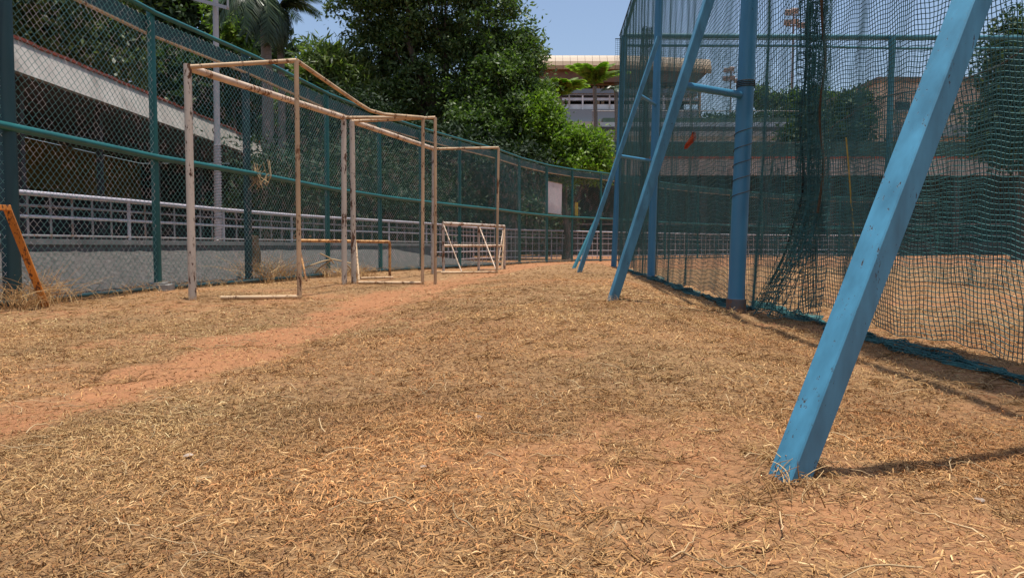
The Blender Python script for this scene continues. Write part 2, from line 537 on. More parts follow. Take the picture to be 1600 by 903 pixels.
def ground_mat():
    m, nt, b = mat_new('red_soil_and_straw')
    v = coords(nt, (1, 1, 1))
    a = nt.nodes.new('ShaderNodeVertexColor'); a.layer_name = 'tint'
    big = noise(nt, v, 0.8, 5, 0.6)
    mid = noise(nt, v, 9.0, 6, 0.7)
    fine = noise(nt, v, 70.0, 4, 0.7)
    soil = mix(nt, ramp(nt, big, [(0.3, 0.0), (0.7, 1.0)]), (0.350, 0.152, 0.066), (0.425, 0.203, 0.094))
    soil = mix(nt, ramp(nt, mid, [(0.35, 0.0), (0.7, 0.6)]), soil, (0.25, 0.115, 0.058))
    soil = mix(nt, ramp(nt, fine, [(0.42, 0.5), (0.52, 0.0)]), soil, (0.19, 0.09, 0.045))
    straw = ramp(nt, noise(nt, coords(nt, (60, 60, 60)), 1.0, 5, 0.75, 0.6), [(0.32, (0.09, 0.048, 0.023)), (0.48, (0.24, 0.138, 0.064)), (0.68, (0.37, 0.235, 0.115))])
    sep = nt.nodes.new('ShaderNodeSeparateColor'); nt.links.new(a.outputs[0], sep.inputs[0])
    addn = nt.nodes.new('ShaderNodeMath'); addn.operation = 'MULTIPLY_ADD'
    nt.links.new(mid, addn.inputs[0]); addn.inputs[1].default_value = 0.7
    sub = nt.nodes.new('ShaderNodeMath'); sub.operation = 'SUBTRACT'
    nt.links.new(sep.outputs[0], sub.inputs[0]); sub.inputs[1].default_value = 0.35
    nt.links.new(sub.outputs[0], addn.inputs[2])
    fac = ramp(nt, addn.outputs[0], [(0.15, 0.0), (0.60, 0.92)])
    col = mix(nt, fac, soil, straw)
    nt.links.new(col, b.inputs['Base Color'])
    b.inputs['Roughness'].default_value = 0.95
    b.inputs['Specular IOR Level'].default_value = 0.15
    sm = nt.nodes.new('ShaderNodeMath'); sm.operation = 'MULTIPLY_ADD'
    nt.links.new(fine, sm.inputs[0]); sm.inputs[1].default_value = 0.35; nt.links.new(mid, sm.inputs[2])
    bump(nt, b, sm.outputs[0], 0.7, 0.035)
    return m


M['ground'] = ground_mat()

# ------------------------------------------------------------------ ground
def axis(near, far, step, grow, centre=0.0):
    out = [0.0]; d = step
    while out[-1] < far:
        if out[-1] > near:
            d *= grow
        out.append(out[-1] + d)
    out = np.array(out)
    return out


ax = axis(2.4, 700, 0.028, 1.085)
xs = np.concatenate([-ax[:0:-1], ax])
ay = axis(4.6, 900, 0.028, 1.08)
ys = np.concatenate([[-700, -250, -80, -25, -8, -3, -1.2], -0.3 + ay])
GX, GY = np.meshgrid(xs, ys)
GZ = height(GX, GY)
V = np.stack([GX, GY, GZ], -1).reshape(-1, 3)
nx, ny = len(xs), len(ys)
idx = np.arange(nx * ny).reshape(ny, nx)
F = np.stack([idx[:-1, :-1], idx[:-1, 1:], idx[1:, 1:], idx[1:, :-1]], -1).reshape(-1, 4)
cov = straw_cover(V[:, 0], V[:, 1])
g = np_mesh('ground', V, F, M['ground'], col=np.stack([cov, cov, cov, np.ones_like(cov)], -1), smooth=True)
tag(g, kind='structure', label='red soil sports ground matted with dry cut grass')

# ------------------------------------------------------------------ dry grass litter
PAL = np.array([[0.345, 0.205, 0.090], [0.290, 0.162, 0.068], [0.415, 0.265, 0.125], [0.205, 0.108, 0.046], [0.270, 0.168, 0.082],
                [0.520, 0.370, 0.200], [0.140, 0.075, 0.036], [0.330, 0.160, 0.068]])
PAL = PAL * np.array([1.11, 1.05, 0.92])
PW = np.array([0.22, 0.23, 0.10, 0.15, 0.09, 0.035, 0.09, 0.085])


def wedge(n, y0, y1, slope_l, slope_r, margin=0.25):
    """n random ground points in the part of the field that lies before the camera"""
    Y = np.sqrt(rng.random(n) * (y1 ** 2 - y0 ** 2) + y0 ** 2)
    u = rng.random(n)
    X = -slope_l * Y - margin + u * ((slope_l + slope_r) * Y + 2 * margin)
    return X, Y


def blades(name, n, y0, y1, lmin, lmax, wmin, wmax, lift, xlim=(-5.0, 40.0), label=None, segs=3, thin=1.0):
    X, Y = wedge(n, y0, y1, 0.78, 0.78)
    keep = rng.random(n) < (0.05 + 0.95 * straw_cover(X, Y)) * thin
    keep &= (X > xlim[0]) & (X < xlim[1])
    X, Y = X[keep], Y[keep]
    n = len(X)
    yaw = rng.random(n) * 2 * math.pi + 0.0
    L = lmin + (lmax - lmin) * rng.random(n) ** 2.2
    L = np.where(rng.random(n) < 0.03, L + lmax * rng.random(n), L)
    W = wmin + (wmax - wmin) * rng.random(n)
    curl = rng.normal(0, 1.0, n)
    roll = rng.normal(0, 0.55, n)
    hb = rng.random(n) ** 2 * lift
    arch = rng.random(n) ** 2 * lift * 1.4
    tip = np.maximum(rng.normal(0.0, 0.5, n), -0.2) * lift * 1.2
    m = segs + 1
    V = np.zeros((n, m, 2, 3))
    px, py = X.copy(), Y.copy()
    a = yaw - curl * 0.5
    for k in range(m):
        t = k / segs
        z = height(px, py) + 0.001 + hb + arch * math.sin(math.pi * t) + tip * t * t
        w = W * (0.75 + 0.5 * math.sin(math.pi * (0.15 + 0.7 * t))) * (1.0 if k < segs else 0.35) * 0.5
        ca, sa = -np.sin(a), np.cos(a)
        for sgn, s_ in ((0, -1), (1, 1)):
            V[:, k, sgn, 0] = px + s_ * w * ca * np.cos(roll)
            V[:, k, sgn, 1] = py + s_ * w * sa * np.cos(roll)
            V[:, k, sgn, 2] = z + np.maximum(s_ * w * np.sin(roll), -0.003)
        a = a + curl / segs
        px = px + np.cos(a) * L / segs
        py = py + np.sin(a) * L / segs
    idx = np.arange(n * m * 2).reshape(n, m, 2)
    F = np.stack([idx[:, :-1, 0], idx[:, :-1, 1], idx[:, 1:, 1], idx[:, 1:, 0]], -1).reshape(-1, 4)
    c = PAL[rng.choice(len(PAL), n, p=PW / PW.sum())] * rng.uniform(0.75, 1.2, (n, 1))
    # whole patches have weathered differently: grey-brown, ochre or stained by the red soil
    k1 = vnoise(X, Y + 40, 0.7)[:, None]; k2 = vnoise(X + 40, Y, 0.35)[:, None]; k3 = vnoise(X + 11, Y + 17, 1.6)[:, None]
    c = c * (1 + (k1 - 0.5) * np.array([0.10, -0.22, -0.40])) * (0.70 + 0.55 * k2) * (0.85 + 0.3 * k3)
    col = np.ones((n, m, 2, 4)); col[..., :3] = c[:, None, None, :]
    o = np_mesh(name, V.reshape(-1, 3), F, M['straw'], col=col.reshape(-1, 4))
    tag(o, label, 'grass', kind='stuff')
    return o


blades('dry_grass', 85000, 0.62, 2.2, 0.008, 0.042, 0.0009, 0.0022, 0.007, label='curled dry grass blades in the foreground', segs=2)
blades('dry_grass_flakes', 110000, 0.62, 2.4, 0.003, 0.012, 0.0009, 0.0026, 0.003, label='flattened flakes of dry grass in the foreground', segs=1)
blades('dry_grass', 90000, 2.2, 5.0, 0.010, 0.048, 0.0013, 0.0032, 0.009, label='curled dry grass blades in the middle of the field', segs=2)
blades('dry_grass_flakes', 110000, 2.4, 5.5, 0.005, 0.018, 0.0015, 0.0038, 0.004, label='flattened flakes of dry grass in the middle of the field', segs=1)
blades('dry_grass', 95000, 5.0, 11.0, 0.014, 0.055, 0.0022, 0.0052, 0.009, label='dry grass litter on the far half of the field', segs=2)
blades('dry_grass', 50000, 11.0, 30.0, 0.03, 0.09, 0.005, 0.010, 0.010, label='thin dry grass at the end of the field', segs=2, xlim=(-4, 25))


def stems(name, n, y0, y1, lmin, lmax, r, label, lift=0.02):
    X, Y = wedge(n, y0, y1, 0.72, 0.72)
    keep = rng.random(n) < 0.3 + 0.7 * straw_cover(X, Y)
    X, Y = X[keep], Y[keep]; n = len(X); m = 7
    P = np.zeros((n, m, 3))
    L = rng.uniform(lmin, lmax, n); a = rng.random(n) * 6.283; cu = rng.normal(0, 0.35, (n, m))
    px, py = X.copy(), Y.copy()
    hgt = rng.random(n) * lift
    for k in range(m):
        t = k / (m - 1)
        P[:, k, 0] = px; P[:, k, 1] = py
        P[:, k, 2] = height(px, py) + 0.006 + hgt * np.sin(math.pi * t) + np.maximum(rng.normal(0, 0.004, n), -0.004)
        a = a + cu[:, k]
        px = px + np.cos(a) * L / m; py = py + np.sin(a) * L / m
    rr = r * rng.uniform(0.6, 1.3, (n, 1)) * np.linspace(1.0, 0.45, m)[None, :]
    V, F = strands(P, rr, 4)
    c = np.array([0.46, 0.32, 0.17])[None, :] * rng.uniform(0.6, 1.25, (n, 1))
    col = np.ones((n, m * 4, 4)); col[..., :3] = c[:, None, :]
    o = np_mesh(name, V, F, M['straw'], col=col.reshape(-1, 4))
    return tag(o, label, 'grass', kind='stuff')


stems('dry_grass_stems', 260, 0.62, 2.6, 0.06, 0.20, 0.0015, 'pale dry stems and roots scattered in the foreground')
stems('dry_grass_stems', 260, 2.6, 7.0, 0.08, 0.24, 0.0020, 'pale dry stems scattered across the middle field')



def tufts(name, n, y0, y1, hmax, r, label):
    X, Y = wedge(n, y0, y1, 0.72, 0.72)
    keep = (straw_cover(X, Y) > 0.3) & (X > -4)
    X, Y = X[keep], Y[keep]; n = len(X); per = 9; m = 4
    bx = np.repeat(X, per) + rng.normal(0, hmax * 0.12, n * per); by = np.repeat(Y, per) + rng.normal(0, hmax * 0.12, n * per)
    a = rng.random(n * per) * 6.283; L = hmax * rng.uniform(0.4, 1.3, n * per) * np.repeat(rng.uniform(0.5, 1.3, n), per)
    cu = rng.normal(0, 0.6, n * per); rise = rng.random(n * per) ** 2 * 0.35
    P = np.zeros((n * per, m, 3))
    for k in range(m):
        t = k / (m - 1)
        P[:, k, 0] = bx + np.cos(a + cu * t) * L * t; P[:, k, 1] = by + np.sin(a + cu * t) * L * t
        P[:, k, 2] = height(P[:, k, 0], P[:, k, 1]) + 0.003 + rise * L * np.sin(math.pi * min(1, t * 0.8 + 0.05))
    V, F = strands(P, r * np.linspace(1.2, 0.4, m)[None, :] * rng.uniform(0.6, 1.3, (n * per, 1)), 3)
    c = PAL[rng.choice([0, 1, 2, 3, 4], n * per)] * rng.uniform(0.75, 1.1, (n * per, 1))
    col = np.ones((n * per, m * 3, 4)); col[..., :3] = c[:, None, :]
    tag(np_mesh(name, V, F, M['straw'], col=col.reshape(-1, 4)), label, 'grass', kind='stuff')


tufts('grass_tufts', 420, 0.62, 2.6, 0.055, 0.0011, 'rooted tufts of dead grass in the foreground')
tufts('grass_tufts', 700, 2.6, 7.5, 0.085, 0.0018, 'rooted tufts of dead grass across the middle field')

# soil crumbs
n = 7000
X, Y = wedge(n, 0.65, 6.0, 0.75, 0.75)
R = rng.uniform(0.0012, 0.0045, n) * (0.6 + 0.25 * Y)
base = np.array([[1, 0, 0], [-1, 0, 0], [0, 1, 0], [0, -1, 0], [0, 0, 0.8], [0, 0, -0.6]])
Vc = base[None] * R[:, None, None] * rng.uniform(0.6, 1.4, (n, 6, 1)) + np.stack([X, Y, height(X, Y) + 0.001], -1)[:, None, :]
fo = np.array([[0, 2, 4], [2, 1, 4], [1, 3, 4], [3, 0, 4], [2, 0, 5], [1, 2, 5], [3, 1, 5], [0, 3, 5]])
Fc = (fo[None] + 6 * np.arange(n)[:, None, None]).reshape(-1, 3)
cc = np.ones((n, 6, 4)); cc[..., :3] = (np.array([0.36, 0.16, 0.075]) * rng.uniform(0.6, 1.2, (n, 1)))[:, None, :]
tag(np_mesh('soil_crumbs', Vc.reshape(-1, 3), Fc, M['straw'], col=cc.reshape(-1, 4)), 'loose crumbs of red soil between the grass', 'soil', kind='stuff')


def pebble(x, y, size, label, group=None, mat='stone'):
    p = ground_at(x, y)
    bm = bmesh.new()
    bmesh.ops.create_icosphere(bm, subdivisions=2, radius=size)
    r_ = random.Random(int(x * 7 + y))
    for v in bm.verts:
        v.co *= r_.uniform(0.8, 1.15)
        v.co.z *= 0.55
        v.co.x *= 1.2
    me = bpy.data.meshes.new('stone'); bm.to_mesh(me); bm.free()
    o = link('stone', me, M[mat])
    o.location = (p.x, p.y, p.z + size * 0.3)
    o.rotation_euler = (0, 0, r_.uniform(0, 6))
    tag(o, label, 'stone', group)


pebble(294, 715, 0.011, 'small pale stone lying on dry grass left of centre')
pebble(748, 654, 0.010, 'small flat stone in the middle of the dry grass')
pebble(662, 730, 0.006, 'tiny white pebble near the bottom centre')
pebble(1530, 783, 0.009, 'small white stone among the stems at the lower right')

# ------------------------------------------------------------------ chain link fence
FH = 3.07
MIDZ = 1.49
fence_pts = [(-4.62, 2.3), (-4.45, 4.4), (-4.20, 6.45), (-3.98, 8.63), (-3.53, 10.6), (-3.14, 13.1), (-2.6, 15.2), (-1.99, 16.9),
             (-1.27, 18.6), (-0.41, 20.5), (0.22, 22.4), (1.10, 24.4), (2.0, 25.75), (3.1, 26.9), (4.5, 28.7), (6.2, 31.2), (8.0, 33.2),
             (10.0, 35.2), (12.0, 37.0), (14.2, 38.6), (17.0, 40.0), (20.0, 41.0), (23.0, 41.6)]
fence = empty('chain_link_fence', (fence_pts[3][0], fence_pts[3][1], 0))
tag(fence, 'tall curved dark green chain link fence beyond the goals', 'fence')
thick = {2: 0.07, 4: 0.052}
fz = [hz(*p) for p in fence_pts]
for i, (x, y) in enumerate(fence_pts):
    r = thick.get(i, 0.042)
    mb = MB()
    lean = 0.012 * math.sin(i * 1.7)
    bx, by = (x, y)
    if i == 4:
        nx_, ny_ = -0.98, -0.2
        bx, by = x + nx_ * 0.10, y + ny_ * 0.10
    mb.tube([(bx, by, -0.3), (bx + lean, by, FH + 0.03)], r, 12)
    po = mb.build('post', M['green_dark' if i in thick else 'green'], fence, True)
    cap = MB().tube([(bx + lean, by, FH + 0.032), (bx + lean, by, FH + 0.055)], r * 1.12, 12).build('cap', M['green'], po, True)
    if i in (3, 5):
        ft = MB().box((x, y - 0.02, 0.03), (0.30, 0.26, 0.10), Matrix.Rotation(0.15, 3, 'Z'))
        ft.box((x, y - 0.02, 0.092), (0.19, 0.17, 0.02), Matrix.Rotation(0.15, 3, 'Z'))
        ft.build('footing', M['concrete'], fence)


def smooth_path(pts, z, per=4):
    out = []
    n_ = len(pts)
    for i in range(n_ - 1):
        p0 = Vector(pts[max(0, i - 1)]); p1 = Vector(pts[i]); p2 = Vector(pts[i + 1]); p3 = Vector(pts[min(n_ - 1, i + 2)])
        for k in range(per):
            t = k / per
            q = 0.5 * ((2 * p1) + (p2 - p0) * t + (2 * p0 - 5 * p1 + 4 * p2 - p3) * t * t + (-p0 + 3 * p1 - 3 * p2 + p3) * t ** 3)
            out.append(Vector((q.x, q.y, z)))
    out.append(Vector((pts[-1][0], pts[-1][1], z)))
    return out


def off_path(pts, d):
    out = []
    for i, p in enumerate(pts):
        a = Vector(pts[max(0, i - 1)]); b = Vector(pts[min(len(pts) - 1, i + 1)])
        t = (b - a).normalized()
        dd = d[i] if hasattr(d, '__len__') else d
        out.append((p[0] - t.y * dd, p[1] + t.x * dd))
    return out


inner = off_path(fence_pts, -0.055)     # the rails run on the field side of the posts
MB().tube([(x, y, FH) for x, y in inner], 0.027, 10).build('top_rail', M['green'], fence, True)
MB().tube([(x, y, MIDZ) for x, y in inner], 0.036, 10).build('middle_rail', M['green'], fence, True)
MB().tube([(x, y, 0.045) for x, y in inner], 0.020, 8).build('bottom_rail', M['green_dark'], fence, True)
outer = off_path(fence_pts, 0.06)
band = MB(); edge = MB()
for i in range(len(outer) - 1):
    a, b = outer[i], outer[i + 1]
    d = Vector((b[0] - a[0], b[1] - a[1], 0)); L = d.length; ang = math.atan2(d.y, d.x)
    c = ((a[0] + b[0]) / 2, (a[1] + b[1]) / 2)
    band.box((c[0], c[1], 2.955), (L - 0.004, 0.006, 0.175), Matrix.Rotation(ang, 3, 'Z'))
    edge.box((c[0], c[1], 2.855), (L - 0.004, 0.045, 0.018), Matrix.Rotation(ang, 3, 'Z'))
bo = band.build('top_band', M['green_dark'], fence)
edge.build('band_edge', M['rust_tan'], fence)

for i in range(len(fence_pts) - 1):
    a = np.array(off_path(fence_pts, -0.012)[i]); b = np.array(off_path(fence_pts, -0.012)[i + 1])
    L = np.linalg.norm(b - a)
    far = a[1] > 27
    cw = 0.041 if not far else 0.075
    n = max(4, int(round(L / cw))); w = L / n
    hstep = cw * 0.93
    k = int((FH - 0.06) / hstep)
    u = (np.arange(n) + 0.5) * w
    sgn = np.where(np.arange(k + 1) % 2 == 0, -1.0, 1.0)
    alt = np.where(np.arange(n) % 2 == 0, 1.0, -1.0)
    U = u[:, None] + sgn[None, :] * alt[:, None] * w * 0.5 + rng.normal(0, 0.0012, (n, k + 1))
    U[:, :] = np.clip(U, 0, L)
    Z = 0.05 + np.arange(k + 1)[None, :] * hstep + rng.normal(0, 0.001, (n, k + 1))
    dirv = (b - a) / L
    nrm = np.array([-dirv[1], dirv[0]])
    # the wire bellies a little between the rails
    belly = 0.018 * np.sin(np.pi * np.clip(U / L, 0, 1)) * np.sin(2 * np.pi * Z / MIDZ + i)
    O = sgn[None, :] * 0.0 + belly + np.where(np.arange(k + 1) % 2 == 0, 0.0025, -0.0025)[None, :] * alt[:, None]
    P = np.stack([a[0] + dirv[0] * U + nrm[0] * O, a[1] + dirv[1] * U + nrm[1] * O, Z], -1)
    Vw, Fw = strands(P, 0.0027 if not far else 0.0030, 3)
    o = np_mesh('mesh_panel', Vw, Fw, M['wire'], fence)
    o['kind'] = 'stuff'

# sign board and yellow strip on the far run of the fence
a = Vector((1.10, 24.4, 0)); b = Vector((2.0, 25.75, 0)); d = (b - a).normalized(); ang = math.atan2(d.y, d.x)
c = a + d * 0.56 + Vector((-d.y, d.x, 0)) * 0.05
rot = Matrix.Rotation(ang, 3, 'Z') @ Matrix.Rotation(math.radians(2), 3, 'Y')
sb = empty('sign_board', (c.x, c.y, 1.56))
MB().box((c.x, c.y, 2.07), (0.92, 0.012, 1.0), rot).build('panel', M['board'], sb)
for zz in (1.57, 2.57):
    MB().box((c.x, c.y, zz), (0.93, 0.03, 0.02), rot).build('frame_bar', M['rust_tan'], sb)
tag(sb, 'blank white board tied to the back of the green fence', 'sign')
ys_ = MB().box2((2.12, 25.95, 1.55), (2.22, 25.98, 2.0)).build('yellow_strip', M['yellow_paint'])
tag(ys_, 'small yellow strip hanging on the fence right of the white board', 'strip')

# ------------------------------------------------------------------ goals
def pipe(root, name, a, b, r, mat, mid=None):
    pts = [a] + (mid or []) + [b]
    return MB().tube(pts, r, 12).build(name, M[mat], root, True)


def g_at(x, y, Y):
    p = at(x, y, Y)
    p.z = hz(p.x, p.y)
    return p


GH = 2.18
# near goal
A1 = g_at(301, 470, 7.14); A2 = g_at(538, 445, 10.15); A3 = g_at(468, 468, 7.3); A4 = g_at(660, 443, 10.4)
ga = empty('goal_frame', A1)
tA1 = at(293, 104, 7.14); tA2 = at(537, 184, 10.15); tA3 = at(463, 95, 7.3); tA4 = at(661, 184, 10.4)
pipe(ga, 'goal_post', A1 - Vector((0, 0, .1)), tA1 + Vector((0, 0, .02)), 0.036, 'white_rust')
pipe(ga, 'goal_post', A2 - Vector((0, 0, .1)), tA2, 0.036, 'white_rust')
pipe(ga, 'crossbar', tA1 - Vector((0.0, 0, 0.01)), tA2, 0.036, 'rust_white')
pipe(ga, 'rear_post', A3 - Vector((0, 0, .1)), tA3, 0.023, 'rust_tan')
pipe(ga, 'rear_post', A4 - Vector((0, 0, .1)), tA4, 0.023, 'rust_tan')
pipe(ga, 'side_bar', tA1 + Vector((.03, 0, -.005)), tA3, 0.021, 'rust_tan')
pipe(ga, 'side_bar', tA2, tA4, 0.021, 'rust_tan')
bend = [at(560, 162, 9.0), at(578, 173, 9.25), at(600, 179, 9.55)]
pipe(ga, 'rear_bar', tA3, tA4, 0.021, 'rust_tan', bend)
g1 = ground_at(345, 469); 
pipe(ga, 'ground_bar', g1 + Vector((0, 0, .022)), A3 + Vector((0, 0, .022)), 0.020, 'rust_tan')
g2 = ground_at(560, 444)
pipe(ga, 'ground_bar', g2 + Vector((0, 0, .022)), A4 + Vector((0, 0, .022)), 0.020, 'rust_tan')
tag(ga, 'large rusty white goal frame nearest the camera with a bent rear bar', 'goal', 'large goal frames')
# far goal
B1 = g_at(553, 442, 10.35); B2 = g_at(677, 429, 13.5); B3 = g_at(680, 443, 10.6); B4 = g_at(776, 426, 13.7)
tB1 = at(550, 190, 10.35); tB2 = at(678, 233, 13.5); tB3 = at(680, 184, 10.6); tB4 = at(779, 231, 13.7)
gb = empty('goal_frame', B1)
dn_ = Vector((0, 0, .1))
pipe(gb, 'goal_post', B1 - dn_, tB1, 0.036, 'white_rust')
pipe(gb, 'goal_post', B2 - dn_, tB2, 0.036, 'white_rust')
pipe(gb, 'crossbar', tB1, tB2, 0.036, 'rust_white')
pipe(gb, 'rear_post', B3 - dn_, tB3, 0.022, 'rust_tan')
pipe(gb, 'rear_post', B4 - dn_, tB4, 0.022, 'rust_tan')
pipe(gb, 'side_bar', tB1, tB3, 0.021, 'rust_tan')
pipe(gb, 'side_bar', tB2, tB4, 0.021, 'rust_tan')
pipe(gb, 'ground_bar', ground_at(690, 428) + Vector((0, 0, .02)), B4 + Vector((0, 0, .02)), 0.019, 'rust_tan')
tag(gb, 'large rusty white goal frame standing farther along, behind the nearest one', 'goal', 'large goal frames')
GOAL_FEET = [A1, A2, A3, A4, B1, B2, B4]
# low yellow goal
Yc = 11.9
C1 = g_at(468, 440, 11.7); C2 = g_at(609, 431, 12.4)
tC1 = at(466, 376, 11.7); tC2 = at(609, 378, 12.4)
gc = empty('small_goal', C1)
pipe(gc, 'crossbar', tC1, tC2, 0.024, 'rust_yellow')
pipe(gc, 'goal_post', C1 - dn_, tC1, 0.022, 'rust_yellow')
pipe(gc, 'goal_post', C2 - dn_, tC2, 0.022, 'rust_yellow')
pipe(gc, 'brace', tC1 - Vector((0, 0, .03)), g_at(479, 438, 11.4), 0.015, 'rust_yellow')
pipe(gc, 'brace', at(556, 379, 12.1), g_at(561, 434, 11.7), 0.015, 'rust_tan')
pipe(gc, 'ground_bar', g_at(563, 433, 11.9) + Vector((0, 0, .02)), g_at(614, 433, 12.3) + Vector((0, 0, .02)), 0.017, 'rust_tan')
tag(gc, 'low rusty yellow goal frame standing against the fence', 'goal')
# white mini goal
D1 = g_at(693, 426, 15.4); D2 = g_at(788, 419, 16.6); D3 = g_at(748, 421, 16.1)
tD1 = at(692, 349, 15.4); tD2 = at(788, 354, 16.6); tD3 = at(748, 352, 16.1)
gd = empty('small_goal', D1)
pipe(gd, 'crossbar', tD1, tD2, 0.034, 'rust_cream')
for p_, t_ in ((D1, tD1), (D2, tD2), (D3, tD3)):
    pipe(gd, 'goal_post', p_ - dn_, t_, 0.028, 'rust_cream')
pipe(gd, 'goal_post', g_at(784, 420, 16.2) - dn_, tD2, 0.02, 'rust_tan')
pipe(gd, 'middle_bar', at(693, 384, 15.4), at(788, 384, 16.6), 0.027, 'rust_white')
pipe(gd, 'brace', tD1, g_at(722, 427, 14.9), 0.013, 'rust_white')
pipe(gd, 'brace', tD3, g_at(776, 424, 15.3), 0.013, 'rust_white')
pipe(gd, 'brace', at(786, 360, 16.5), g_at(777, 418, 15.9), 0.013, 'rust_white')
pipe(gd, 'ground_bar', g_at(748, 421, 16.1) + Vector((0, 0, .02)), g_at(788, 419, 16.6) + Vector((0, 0, .02)), 0.017, 'rust_tan')
pipe(gd, 'ground_bar', g_at(682, 428, 14.8) + Vector((0, 0, .02)), g_at(735, 428, 14.9) + Vector((0, 0, .02)), 0.016, 'rust_tan')
tag(gd, 'waist high white goal frame with middle bar and diagonal braces', 'goal')
# orange frame at the left edge
E1 = ground_at(72, 480); tE1 = at(10, 323, E1.y - 0.40)
ge = empty('orange_frame', E1)
roll_ = 0.5
MB().square_tube(E1 - (tE1 - E1).normalized() * 0.08, tE1, 0.052, roll_).build('leg', M['orange'], ge)
tE2 = tE1 + Vector((-0.12, -0.95, 0.0)); 
MB().square_tube(tE1 + Vector((0.02, 0, -.012)), tE2 + Vector((0, 0, -.012)), 0.04, 0.1).build('top_bar', M['orange'], ge)
E2 = Vector((E1.x + 0.06, E1.y - 0.95, hz(E1.x + 0.06, E1.y - 0.95)))
MB().square_tube(E2 - Vector((0, 0, .08)), tE2 + Vector((0, 0, .0)), 0.052, roll_).build('leg', M['orange'], ge)
tag(ge, 'worn orange metal frame with a slanting leg at the left edge', 'frame')

# ------------------------------------------------------------------ net cage on the right
cage = empty('practice_cage', ground_at(1150, 497))
tag(cage, 'blue steel frame of the netted practice cage on the right', 'cage')
CT = 5.62
P2 = Vector((1.60, 5.5, hz(1.6, 5.5))); P3 = Vector((2.10, 11.8, hz(2.1, 11.8))); P4 = Vector((2.50, 19.0, hz(2.5, 19.0)))


def cage_post(x0, y0, x1, y1, Y, r, mat, top=CT):
    p0 = g_at(x0, y0, Y); q = at(x1, y1, Y)
    d = (q - p0); d = d / d.z
    t = p0 + d * (top - p0.z)
    o = MB().tube([p0 - d * 0.15, p0 + d * 1.0, p0 + d * 2.0, p0 + d * 3.2, t], r, 20).build('post', M[mat], cage, True)
    return p0, t, o


p2, t2, o2 = cage_post(1149, 497, 1171, 0, 5.5, 0.059, 'blue_post')
p3, t3, o3 = cage_post(1017, 437, 1030, 0, 11.8, 0.060, 'blue_post')
p4, t4, o4 = cage_post(959, 411, 975, 65, 19.0, 0.070, 'blue_post')
sl = MB().tube([p2 - Vector((0, 0, .1)), p2 + Vector((0.004, 0, 0.105))], 0.069, 20).build('sleeve', M['dull_steel'], o2, True)
# post nearest the camera stands outside the picture
p1 = Vector((1.72, 1.55, hz(1.72, 1.55))); t1 = p1 + Vector((0.12, 0, CT - p1.z))
MB().tube([p1 - Vector((0, 0, .15)), t1], 0.059, 20).build('post', M['blue_post'], cage, True)
MB().tube([t1 + Vector((0, -1.5, 0)), t1, t2, t3, t4], 0.036, 10).build('top_beam', M['teal_frame'], cage, True)


def leg(base, px, Yt, side, roll, ztop, mat='blue'):
    q = at(px[0], px[1], Yt)
    d = (q - base); d = d / d.z
    top = base + d * (ztop - base.z)
    b0 = base - d * 0.10
    return MB().square_tube(b0, top, side, roll).build('brace_leg', M[mat], cage), base, d


L1b = ground_at(1237, 737)
lg1, b1, d1 = leg(L1b, (1519, 0), L1b.y + 0.20, 0.056, math.radians(31), 3.3)
L2b = ground_at(957, 470)
lg2, b2, d2 = leg(L2b, (1108, 0), L2b.y - 0.1, 0.060, math.radians(8), 3.25)
L3b = ground_at(905, 426)
lg3, b3, d3 = leg(L3b, (1022, 80), L3b.y - 0.2, 0.060, math.radians(8), 3.45)
L4b = ground_at(894, 420)
MB().square_tube(L4b - Vector((0, 0, .06)), at(935, 335, L4b.y + 0.6), 0.05, 0.6).build('brace_stub', M['teal_frame'], cage)


def strut(xa, ya, base, d, post0, postt, r=0.026):
    # from the leg at the height seen, level across to its post
    z = at(xa, ya, base.y).z
    a_ = base + d * (z - base.z)
    dd = (postt - post0) / (postt.z - post0.z)
    b_ = post0 + dd * (z - post0.z)
    MB().tube([a_, b_], r, 12).build('strut', M['blue_post'], cage, True)


strut(1066, 137, b2, d2, p2, t2, 0.027)
strut(964, 245, b3, d3, p3, t3, 0.024)
strut(996, 152, b3, d3, p3, t3, 0.024)
# far end of the cage
e_top = []
for (x0, y0, x1, y1) in ((1384, 408, 1394, 65),):
    a_, b_, o_ = cage_post(x0, y0, x1, y1, 19.0, 0.075, 'teal_frame')
    e_top.append(b_)
pr = Vector((15.5, 19.3, 0)); MB().tube([pr, pr + Vector((0.1, 0, CT))], 0.06, 12).build('post', M['teal_frame'], cage, True)
MB().tube([t4 + Vector((0, .03, .02)), Vector((15.6, 19.3, CT + 0.02))], 0.06, 12).build('end_beam', M['teal_frame'], cage, True)
MB().tube([t4 + Vector((0, .03, -.22)), Vector((7.0, 19.1, CT - .21)), Vector((9.4, 19.1, CT - .27)), Vector((15.6, 19.3, CT - .22))], 0.03, 10).build('end_beam', M['teal_frame'], cage, True)

# rope turns round the big post
rb = MB()
ax_ = (t2 - p2) / (t2.z - p2.z)
pts = []
for k in range(0, 220):
    t = k / 219
    z = 1.62 + 0.05 * t
    a_ = t * 4 * 2 * math.pi
    c_ = p2 + ax_ * (z - p2.z)
    pts.append(c_ + Vector((math.cos(a_) * 0.063, math.sin(a_) * 0.063, 0)))
rb.tube(pts, 0.0036, 5)
pts = []
for k in range(0, 160):
    t = k / 159
    z = 0.80 + 0.55 * t
    a_ = t * 5 * 2 * math.pi
    c_ = p2 + ax_ * (z - p2.z)
    pts.append(c_ + Vector((math.cos(a_) * 0.063, math.sin(a_) * 0.063, 0)))
rb.tube(pts, 0.0026, 5)
ro = rb.build('tie_rope', M['dark_rope'])
tag(ro, 'dark rope wound round the thick blue post', 'rope')


